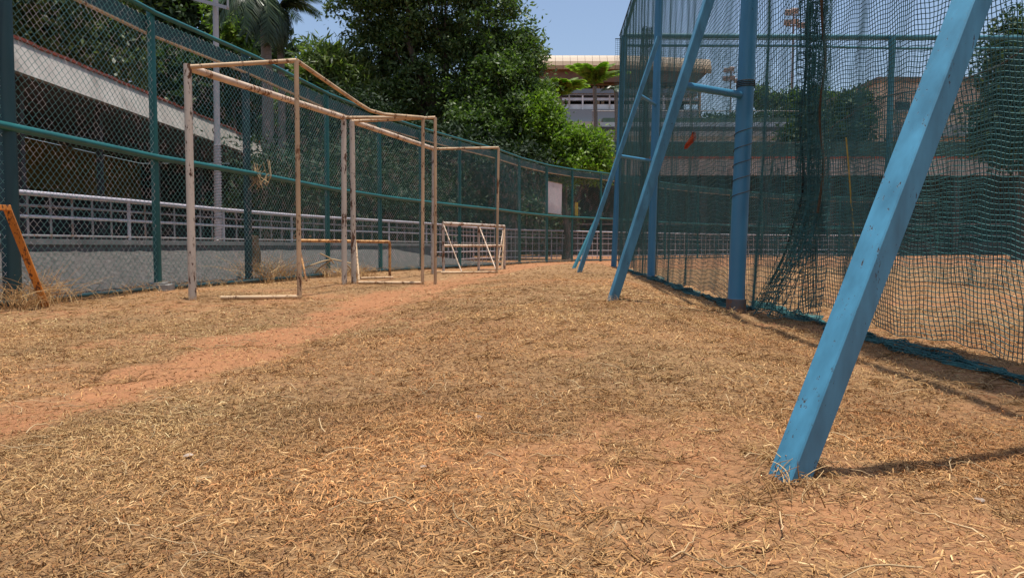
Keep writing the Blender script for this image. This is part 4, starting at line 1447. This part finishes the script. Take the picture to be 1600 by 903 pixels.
def tree(name, base, trunk_h, r0, lobes, n, size, cluster, mat, label, cat='tree', group=None, limbs=True, bark='bark', **kw):
    base = Vector(base)
    root = empty(name, base)
    ctr = Vector((sum(l[0] for l in lobes) / len(lobes), sum(l[1] for l in lobes) / len(lobes), sum(l[2] for l in lobes) / len(lobes)))
    fork = Vector((base.x + (ctr.x - base.x) * 0.25, base.y, base.z + trunk_h))
    mb = MB()
    mid = (base + fork) / 2 + Vector((0.06 * trunk_h * math.sin(base.x), 0, 0))
    mb.tube([base - Vector((0, 0, .3)), base + Vector((0, 0, .25)), mid, fork], [r0 * 1.5, r0, r0 * 0.85, r0 * 0.7], 9)
    if limbs:
        for l in lobes:
            e = Vector(l[:3])
            m1 = fork + (e - fork) * 0.5 + Vector((0.12 * math.sin(e.x * 9), 0.12 * math.cos(e.z * 7), 0.08)) * (e - fork).length
            mb.tube([fork - (fork - mid) * 0.1, m1, e], [r0 * 0.5, r0 * 0.3, r0 * 0.1], 6)
            for k in range(3):
                q = e + Vector((random.uniform(-1, 1) * l[3], random.uniform(-1, 1) * l[4], random.uniform(-.6, 1) * l[5])) * 0.7
                mb.tube([m1 + (e - m1) * 0.3, (m1 + q) / 2 + Vector((0, 0, .1 * l[5])), q], [r0 * 0.2, r0 * 0.12, r0 * 0.04], 5)
    mb.build('trunk', M[bark], root, True)
    V, F = leaf_cloud(lobes, n, size, cluster, **kw)
    np_mesh('crown', V, F, M[mat], root)
    tag(root, label, cat, group)
    return root


def lob(x, y, Y, rx, rz, ry=None):
    """lobe whose middle stands at depth Y; radii in photo pixels scaled to metres"""
    p = at(x, y, Y); k = Y / FPX
    return (p.x, Y, p.z, rx * k, (ry if ry is not None else (rx + rz) / 2) * k, rz * k)


TY = 34.0
tree('broadleaf_tree', (at(712, 300, TY).x, TY, 0), 4.0, 0.42,
     [lob(610, 30, TY, 75, 60), lob(690, 10, TY + 1, 85, 70), lob(755, 50, TY, 60, 70), lob(560, 5, TY - .5, 50, 40), lob(640, -70, TY, 110, 70), lob(730, -60, TY, 80, 70),
      lob(640, 90, TY - .5, 60, 40), lob(780, 110, TY - .5, 50, 60), lob(700, 110, TY, 70, 50), lob(600, 70, TY, 40, 40), lob(790, 60, TY - .5, 38, 50), lob(760, 160, TY - .6, 60, 45), lob(590, 135, TY - .5, 45, 40), lob(670, 165, TY - .5, 60, 45)],
     88000, 0.19, 0.28, 'leaf_dark', 'tall dark broadleaf tree rising above the fence in the middle', per=80, shell=0.5)
tree('broadleaf_tree', (at(800, 300, TY - 2).x, TY - 2, 0), 2.2, 0.28,
     [lob(800, 170, TY - 2, 62, 60), lob(760, 215, TY - 2.5, 60, 50), lob(835, 215, TY - 2, 40, 44), lob(812, 130, TY - 1.8, 30, 44), lob(815, 85, TY - 1.2, 34, 40), lob(775, 120, TY - 1.6, 45, 45)],
     42000, 0.175, 0.24, 'leaf_mid', 'dark leafy tree in front of the tall tree, right of the goals', per=56, shell=0.45)
tree('shrub', (at(885, 300, TY - 3).x, TY - 3, 0), 1.6, 0.16,
     [lob(868, 222, TY - 3, 42, 36), lob(918, 236, TY - 3.2, 34, 32), lob(900, 258, TY - 3.4, 54, 26), lob(845, 190, TY - 3, 28, 40)],
     28000, 0.165, 0.19, 'leaf_bright', 'bright green leafy bush beside the tan roofed building')
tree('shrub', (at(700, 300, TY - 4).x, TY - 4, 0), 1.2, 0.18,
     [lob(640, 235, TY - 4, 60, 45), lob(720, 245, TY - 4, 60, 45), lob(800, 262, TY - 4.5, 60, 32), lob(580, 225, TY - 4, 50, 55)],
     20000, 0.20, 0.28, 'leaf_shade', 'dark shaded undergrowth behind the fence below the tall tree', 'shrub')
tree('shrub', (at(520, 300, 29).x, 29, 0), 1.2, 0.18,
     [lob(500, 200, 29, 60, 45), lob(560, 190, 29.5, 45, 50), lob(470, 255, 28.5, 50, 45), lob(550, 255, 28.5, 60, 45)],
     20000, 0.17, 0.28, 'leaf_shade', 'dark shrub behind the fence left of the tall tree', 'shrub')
tree('feathery_tree', (at(515, 300, 33).x, 33, 0), 3.5, 0.14,
     [lob(515, 110, 33, 36, 34), lob(545, 130, 33, 34, 36), lob(495, 140, 33, 30, 30), lob(470, 165, 32.5, 35, 24), lob(565, 160, 33, 28, 30)],
     15000, 0.42, 0.28, 'leaf_feather', 'light green feathery bamboo like tree left of the tall tree', 'tree', None, True, 'bark', shape=(1.0, 0.16), up=0.1)
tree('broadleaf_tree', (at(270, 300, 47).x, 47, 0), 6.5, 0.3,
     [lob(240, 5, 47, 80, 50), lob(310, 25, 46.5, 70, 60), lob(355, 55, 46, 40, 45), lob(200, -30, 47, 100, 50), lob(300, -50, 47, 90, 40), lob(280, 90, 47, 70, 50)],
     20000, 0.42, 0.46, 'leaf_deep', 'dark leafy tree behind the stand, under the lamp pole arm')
tree('broadleaf_tree', (at(372, 300, 40).x, 40, 0), 7, 0.1,
     [lob(368, 45, 40, 25, 32), lob(352, 20, 40, 22, 16)],  # sunlit sprays of a branch: the sunlight is in the brighter leaf colour
     2600, 0.30, 0.28, 'leaf_bright', 'small tree just right of the lamp pole, leaves coloured as sunlit', 'tree')
tree('broadleaf_tree', (at(110, 300, 35).x, 35, 0), 5.0, 0.3,
     [lob(60, 20, 35, 85, 70), lob(130, 40, 35, 80, 65), lob(170, 80, 35, 60, 50), lob(90, -50, 35, 120, 50), lob(20, 60, 35, 60, 60)],
     24000, 0.29, 0.32, 'leaf_olive', 'olive green tree above the white fascia at the far left')
tree('broadleaf_tree', (at(400, 300, 42).x, 42, 0), 5.0, 0.35,
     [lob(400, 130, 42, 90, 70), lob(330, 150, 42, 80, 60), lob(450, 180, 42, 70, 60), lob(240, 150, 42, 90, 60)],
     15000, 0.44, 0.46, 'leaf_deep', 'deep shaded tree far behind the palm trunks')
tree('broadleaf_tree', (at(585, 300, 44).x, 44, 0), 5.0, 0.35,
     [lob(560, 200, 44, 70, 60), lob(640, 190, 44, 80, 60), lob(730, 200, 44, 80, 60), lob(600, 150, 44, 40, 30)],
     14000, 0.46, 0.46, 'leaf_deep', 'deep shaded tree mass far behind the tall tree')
# dense growth just behind the railing
hp = off_path(fence_pts, [o_ + 2.6 for o_ in offs])
for i, lb in ((8, 'dense dark hedge behind the railing near the waist high goal'),
              (9, 'dense dark hedge behind the railing left of the white board'), (10, 'dense dark hedge behind the railing just left of the board'), (12, 'dense dark hedge behind the railing between board and cage'), (11, 'dense dark hedge behind the railing, beside the white board'),
              (13, 'dense dark hedge behind the railing at the cage corner')):
    x_, y_ = hp[i]
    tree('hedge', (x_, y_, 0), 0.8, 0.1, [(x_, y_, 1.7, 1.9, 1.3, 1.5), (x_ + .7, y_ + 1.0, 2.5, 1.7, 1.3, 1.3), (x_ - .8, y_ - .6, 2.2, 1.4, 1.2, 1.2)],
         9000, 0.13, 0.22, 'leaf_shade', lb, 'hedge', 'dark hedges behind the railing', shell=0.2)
shed = empty('low_shed', (-4, 46, 0))
for k, (xa, ya, xb, yb) in enumerate(((-17.9, 38.2, -8, 43), (-8, 43, 3.6, 50.3))):
    d_ = Vector((xb - xa, yb - ya, 0)); L_ = d_.length; R_ = Matrix.Rotation(math.atan2(d_.y, d_.x), 3, 'Z')
    c_ = Vector(((xa + xb) / 2, (ya + yb) / 2, 0)); n_ = Vector((-d_.y, d_.x, 0)).normalized()
    MB().box(c_ + n_ * 3 + Vector((0, 0, 2.2)), (L_ - .05, 0.2, 4.4), R_).build('wall', M['dark_wall'], shed)
    MB().box(c_ + n_ * 1.4 + Vector((0, 0, 4.5)), (L_ - .05, 4.0, 0.18), R_).build('roof', M['stand_roof'], shed)
    for j in range(4):
        q_ = c_ + d_ * ((j + .5) / 4 - .5)
        MB().box(q_ + Vector((0, 0, 2.2)), (0.25, 0.25, 4.38), R_).build('column', M['dark_wall'], shed)
tag(shed, 'low dark open shed in deep shade behind the trees', 'building')
tree('hedge', (1.7, 42.5, 0), 1.0, 0.12, [(1.4, 42.5, 1.6, 1.6, 1.2, 1.7), (2.2, 43.2, 3.2, 1.5, 1.2, 1.6)], 8000, 0.22, 0.26, 'leaf_deep',
     'dark hedge far behind the white board', 'hedge', 'dark hedges behind the railing', shell=0.2)
# trees seen through the cage net
tree('broadleaf_tree', (at(1600, 300, 30).x, 30, 0), 3.0, 0.3,
     [lob(1595, 90, 30, 48, 60), lob(1590, 170, 30, 52, 60), lob(1640, 130, 30, 60, 90), lob(1570, 215, 30, 45, 40)],
     20000, 0.24, 0.28, 'leaf_deep', 'dark tree at the right edge in front of the sandstone building')
tree('broadleaf_tree', (at(1325, 300, 58).x, 58, 0), 4.0, 0.3,
     [lob(1325, 190, 58, 30, 36), lob(1295, 208, 58, 40, 28), lob(1262, 215, 58, 34, 22), lob(1335, 160, 58, 15, 16)],
     14000, 0.42, 0.42, 'leaf_deep', 'dark tree left of the sandstone building, seen through the net')
for k, (x, y, rx, rz) in enumerate(((1186, 152, 13, 16), (1212, 160, 16, 10), (1243, 160, 18, 16), (1275, 158, 16, 14), (1302, 160, 15, 15))):
    words = ['first', 'second', 'third', 'fourth', 'fifth'][k]
    tree('roundhead_tree', (at(x, 300, 84).x, 84, 0), at(x, y + rz, 84).z, 0.18, [lob(x, y, 84, rx, rz), lob(x + 4, y - 4, 84, rx * .7, rz * .8)],
         1500, 0.42, 0.35, 'leaf_dark', words + ' small round headed tree right of the thick blue post above the terrace', 'tree', 'small trees above the terrace')
tree('hedge', (at(1255, 230, 81).x, 81, 0), 6, 0.15, [lob(1200, 186, 81, 40, 11), lob(1270, 182, 81, 50, 14), lob(1340, 185, 81, 45, 14), lob(1130, 190, 81, 50, 8)],
     9000, 0.42, 0.4, 'leaf_deep', 'dark hedge along the top of the terrace behind the net', 'hedge')


# ------------------------------------------------------------------ palms
def frond_mesh(L, droop, nleaf, wleaf, lleaf):
    V, F = [], []
    pts = []
    for k in range(11):
        t = k / 10
        pts.append(Vector((L * (t - 0.12 * t * t * droop), 0, L * (0.42 * t - (0.42 + 0.62 * droop) * t * t))))
    mb = MB().tube(pts, [0.03 * (1 - 0.85 * k / 10) for k in range(11)], 4)
    for k in range(nleaf):
        t = 0.10 + 0.88 * k / (nleaf - 1)
        i = min(9, int(t * 10)); f = t * 10 - i
        p = pts[i].lerp(pts[i + 1], f); d = (pts[i + 1] - pts[i]).normalized()
        ll = lleaf * (0.35 + 0.9 * math.sin(math.pi * (0.12 + 0.8 * t)))
        for sg in (-1, 1):
            o_ = (Vector((0, sg, 0)) * 0.9 + d * 0.55 + Vector((0, 0, -0.35 + random.uniform(-.25, .15)))).normalized()
            q = p + o_ * ll * 0.55; e = q + (o_ + Vector((0, 0, -0.75 * droop))).normalized() * ll * 0.5
            s_ = d * wleaf
            mb.add([p - s_ * .5, p + s_ * .5, q + s_ * .6, q - s_ * .6, e], [(0, 1, 2, 3), (3, 2, 4)])
    me = bpy.data.meshes.new('frond')
    me.from_pydata(mb.v, [], mb.f)
    return me


def palm(name, base, crown, r0, L, nf, droop, mat, label, nleaf=26, wl=0.05, ll=0.55, spread=(-0.5, 1.2), group=None):
    root = empty(name, base)
    base = Vector(base); crown = Vector(crown)
    pts = [base + (crown - base) * (k / 8) + Vector((0.03 * (crown - base).length * math.sin(k / 8 * 3.1), 0, 0)) * 0.4 for k in range(9)]
    pts[-1] = crown
    MB().tube([base - Vector((0, 0, .3))] + pts, [r0 * 1.4] + [r0 * (1.15 - 0.35 * k / 8) for k in range(9)], 10).build('trunk', M['palm_bark'], root, True)
    me = frond_mesh(L, droop, nleaf, wl, ll)
    me.materials.append(M[mat])
    inv = Matrix.Translation(-base)
    for k in range(nf):
        o = bpy.data.objects.new('frond', me)
        C.objects.link(o)
        o.parent = root
        o.matrix_parent_inverse = inv
        o.location = crown
        el = spread[0] + (spread[1] - spread[0]) * ((k * 0.618) % 1.0)
        o.rotation_euler = (random.uniform(-.2, .2), -el, k * 2.399 + random.uniform(-.2, .2))
        sc_ = random.uniform(0.8, 1.1)
        o.scale = (sc_, sc_, sc_)
    tag(root, label, 'palm tree', group)


q = at(412, -12, 25.5)
palm('palm_tree', (at(414, 300, 25.5).x, 25.5, 0), q, 0.19, 1.8, 26, 0.95, 'palm_leaf', 'tall dark palm with drooping fronds left of the sky gap', 40, 0.040, 0.62, (-0.9, 1.2))
q = at(436, 12, 27)
palm('palm_tree', (at(434, 300, 27).x, 27, 0), q, 0.13, 1.4, 20, 1.1, 'palm_leaf', 'slimmer palm just right of the tall dark palm', 38, 0.040, 0.55, (-1.0, 1.0))
for (x, yc, Y, Lp, lb) in ((929, 136, 70, 3.0, 'taller bright palm in front of the tan roofed building'), (875, 152, 66, 2.3, 'shorter bright palm in front of the tan roofed building')):
    q = at(x, yc, Y)
    palm('palm_tree', (at(x, 220, Y).x, Y, 0), q, 0.22, Lp, 13, 0.75, 'palm_bright', lb, 34, 0.20, 0.85, (0.9, 1.4), 'palms by the tan building')
q = at(962, 140, 68)
palm('palm_tree', (at(962, 220, 68).x, 68, 0), q, 0.2, 1.1, 5, 1.3, 'palm_leaf', 'slender half bare palm beside the far corner post of the cage', 12, 0.12, 0.5, (0.2, 1.2), 'palms by the tan building')


# ------------------------------------------------------------------ dry weeds along the fence, vines, dead bush
def weed_mesh(name, spots, label, hmax, r, mat='straw', cat='weeds', kind='stuff', per=14, spread=0.12):
    P = []; cols_ = []
    for (x, y) in spots:
        for k in range(per):
            a = random.uniform(0, 6.283); L = hmax * random.uniform(0.3, 1.0)
            bx_, by_ = x + random.gauss(0, spread), y + random.gauss(0, spread)
            z0 = hz(bx_, by_)
            tilt = random.uniform(0.15, 1.1); cu = random.uniform(0.2, 1.3)
            pl = []
            for j in range(6):
                t = j / 5
                rr = L * t * (0.25 + tilt * t)
                pl.append((bx_ + math.cos(a + cu * t) * rr, by_ + math.sin(a + cu * t) * rr, z0 + max(0.003, L * t * (1 - 0.55 * tilt * t))))
            P.append(pl); cols_.append(random.choice(PAL[[0, 1, 2, 3, 5]].tolist()))
    P = np.array(P)
    V, F = strands(P, r * np.linspace(1.2, 0.4, 6)[None, :] * np.ones((len(P), 1)), 3)
    col = np.ones((len(P), 18, 4)); col[..., :3] = np.array(cols_)[:, None, :]
    o = np_mesh(name, V, F, M['straw'], col=col.reshape(-1, 4))
    tag(o, label, cat, kind=kind)
    return o


sp = []
for i in range(1, 12):
    a = Vector(inner[i]); b = Vector(inner[i + 1])
    for k in range(int((b - a).length / 0.10)):
        if random.random() < 0.55 + 0.35 * math.sin(i * 2.2 + k * 0.2):
            q = a + (b - a) * (k * 0.10 / (b - a).length)
            sp.append((q.x + random.uniform(-0.12, 0.10), q.y))
weed_mesh('dry_weeds', sp, 'dry weeds along the foot of the chain link fence', 0.20, 0.0022, per=9, spread=0.06)
weed_mesh('dry_weeds', [(-4.15 + 0.25 * random.random(), 6.1 + 0.7 * random.random()) for _ in range(26)], 'tall dry weeds round the orange frame at the left edge', 0.42, 0.0024, per=10, spread=0.08)
weed_mesh('dry_bush', [(-3.55 + random.uniform(-.35, .25), 11.3 + random.uniform(-.7, .8)) for _ in range(30)], 'dead dry bush against the fence behind the near goal', 0.55, 0.0026, per=12, spread=0.06, cat='bush', kind='thing')
weed_mesh('dry_weeds', [(-2.9 + random.uniform(-.4, .6), 12.9 + random.uniform(-.4, .4)) for _ in range(22)], 'dry weeds round the low yellow goal', 0.36, 0.003, per=10, spread=0.08)
feet = []
for q_, n_ in ((L1b, 7), (L2b, 6), (L3b, 6), (p2, 8), (p3, 6), *[(g_, 5) for g_ in GOAL_FEET]):
    for _ in range(n_):
        feet.append((q_.x + random.gauss(0, 0.05), q_.y + random.gauss(0, 0.05) - 0.02))
weed_mesh('dry_weeds', feet, 'dry straw gathered round the feet of the posts', 0.075, 0.0014, per=8, spread=0.03)
st = MB()
q_ = at(399, 440, 11.6); pts_ = [(q_.x + 0.012 * math.sin(k * 2.1), 11.6 + 0.01 * math.cos(k * 1.7), -0.1 + 0.77 * k / 6) for k in range(7)]
st.tube(pts_, [0.10, 0.088, 0.08, 0.082, 0.076, 0.075, 0.062], 9)
tag(st.build('wooden_stump', M['stump'], None, True), 'short brown wooden stump behind the fence and near goal', 'stump')
# dead branch caught behind the goal posts
mb = MB()
b0 = at(490, 405, 12.3)
for (pts_) in ([(470, 420), (505, 408), (520, 405), (550, 412)], [(500, 396), (515, 403), (522, 412)], [(540, 412), (548, 420), (552, 432)], [(520, 405), (500, 418), (490, 430)]):
    mb.tube([at(x, y, 12.3 + 0.1 * i) for i, (x, y) in enumerate(pts_)], 0.012, 5)
tag(mb.build('dead_branch', M['dry_stem'], None, True), 'dead branch hanging behind the goal posts at the fence', 'branch')
mb = MB()
for k in range(16):
    x0 = 392 + random.uniform(-6, 30); Yv = 10.55
    pts_ = [(x0, 262 + random.uniform(-14, 10)), (x0 + random.uniform(-10, 10), 275), (x0 + random.uniform(-12, 12), 285 + random.uniform(0, 12))]
    mb.tube([at(x, y, Yv + random.uniform(-.05, .05)) for x, y in pts_], 0.006, 4)
tag(mb.build('dry_vine', M['dry_stem'], None, True), 'dry vine tangled on the middle rail of the fence behind the near goal', 'vine')

# pipe frame over the roof left of the sky gap
pf = empty('scaffold', (at(478, 300, 40).x, 40, 0))
z0_ = at(478, 100, 40)
xa_, xb_ = at(456, 100, 40).x, at(480, 100, 40).x
MB().tube([(xa_, 40, 0), (xa_, 40, z0_.z + .1), (xb_, 40, z0_.z), (xb_, 40, 0)], 0.10, 8).build('bent_pipe', M['rust_tan'], pf, True)
MB().tube([(xa_, 40, z0_.z - .55), (xb_ + .4, 40, z0_.z - .6)], 0.09, 8).build('cross_pipe', M['galv_pole'], pf, True)
tag(pf, 'bent rusty pipe scaffold showing beside the palms', 'scaffold')
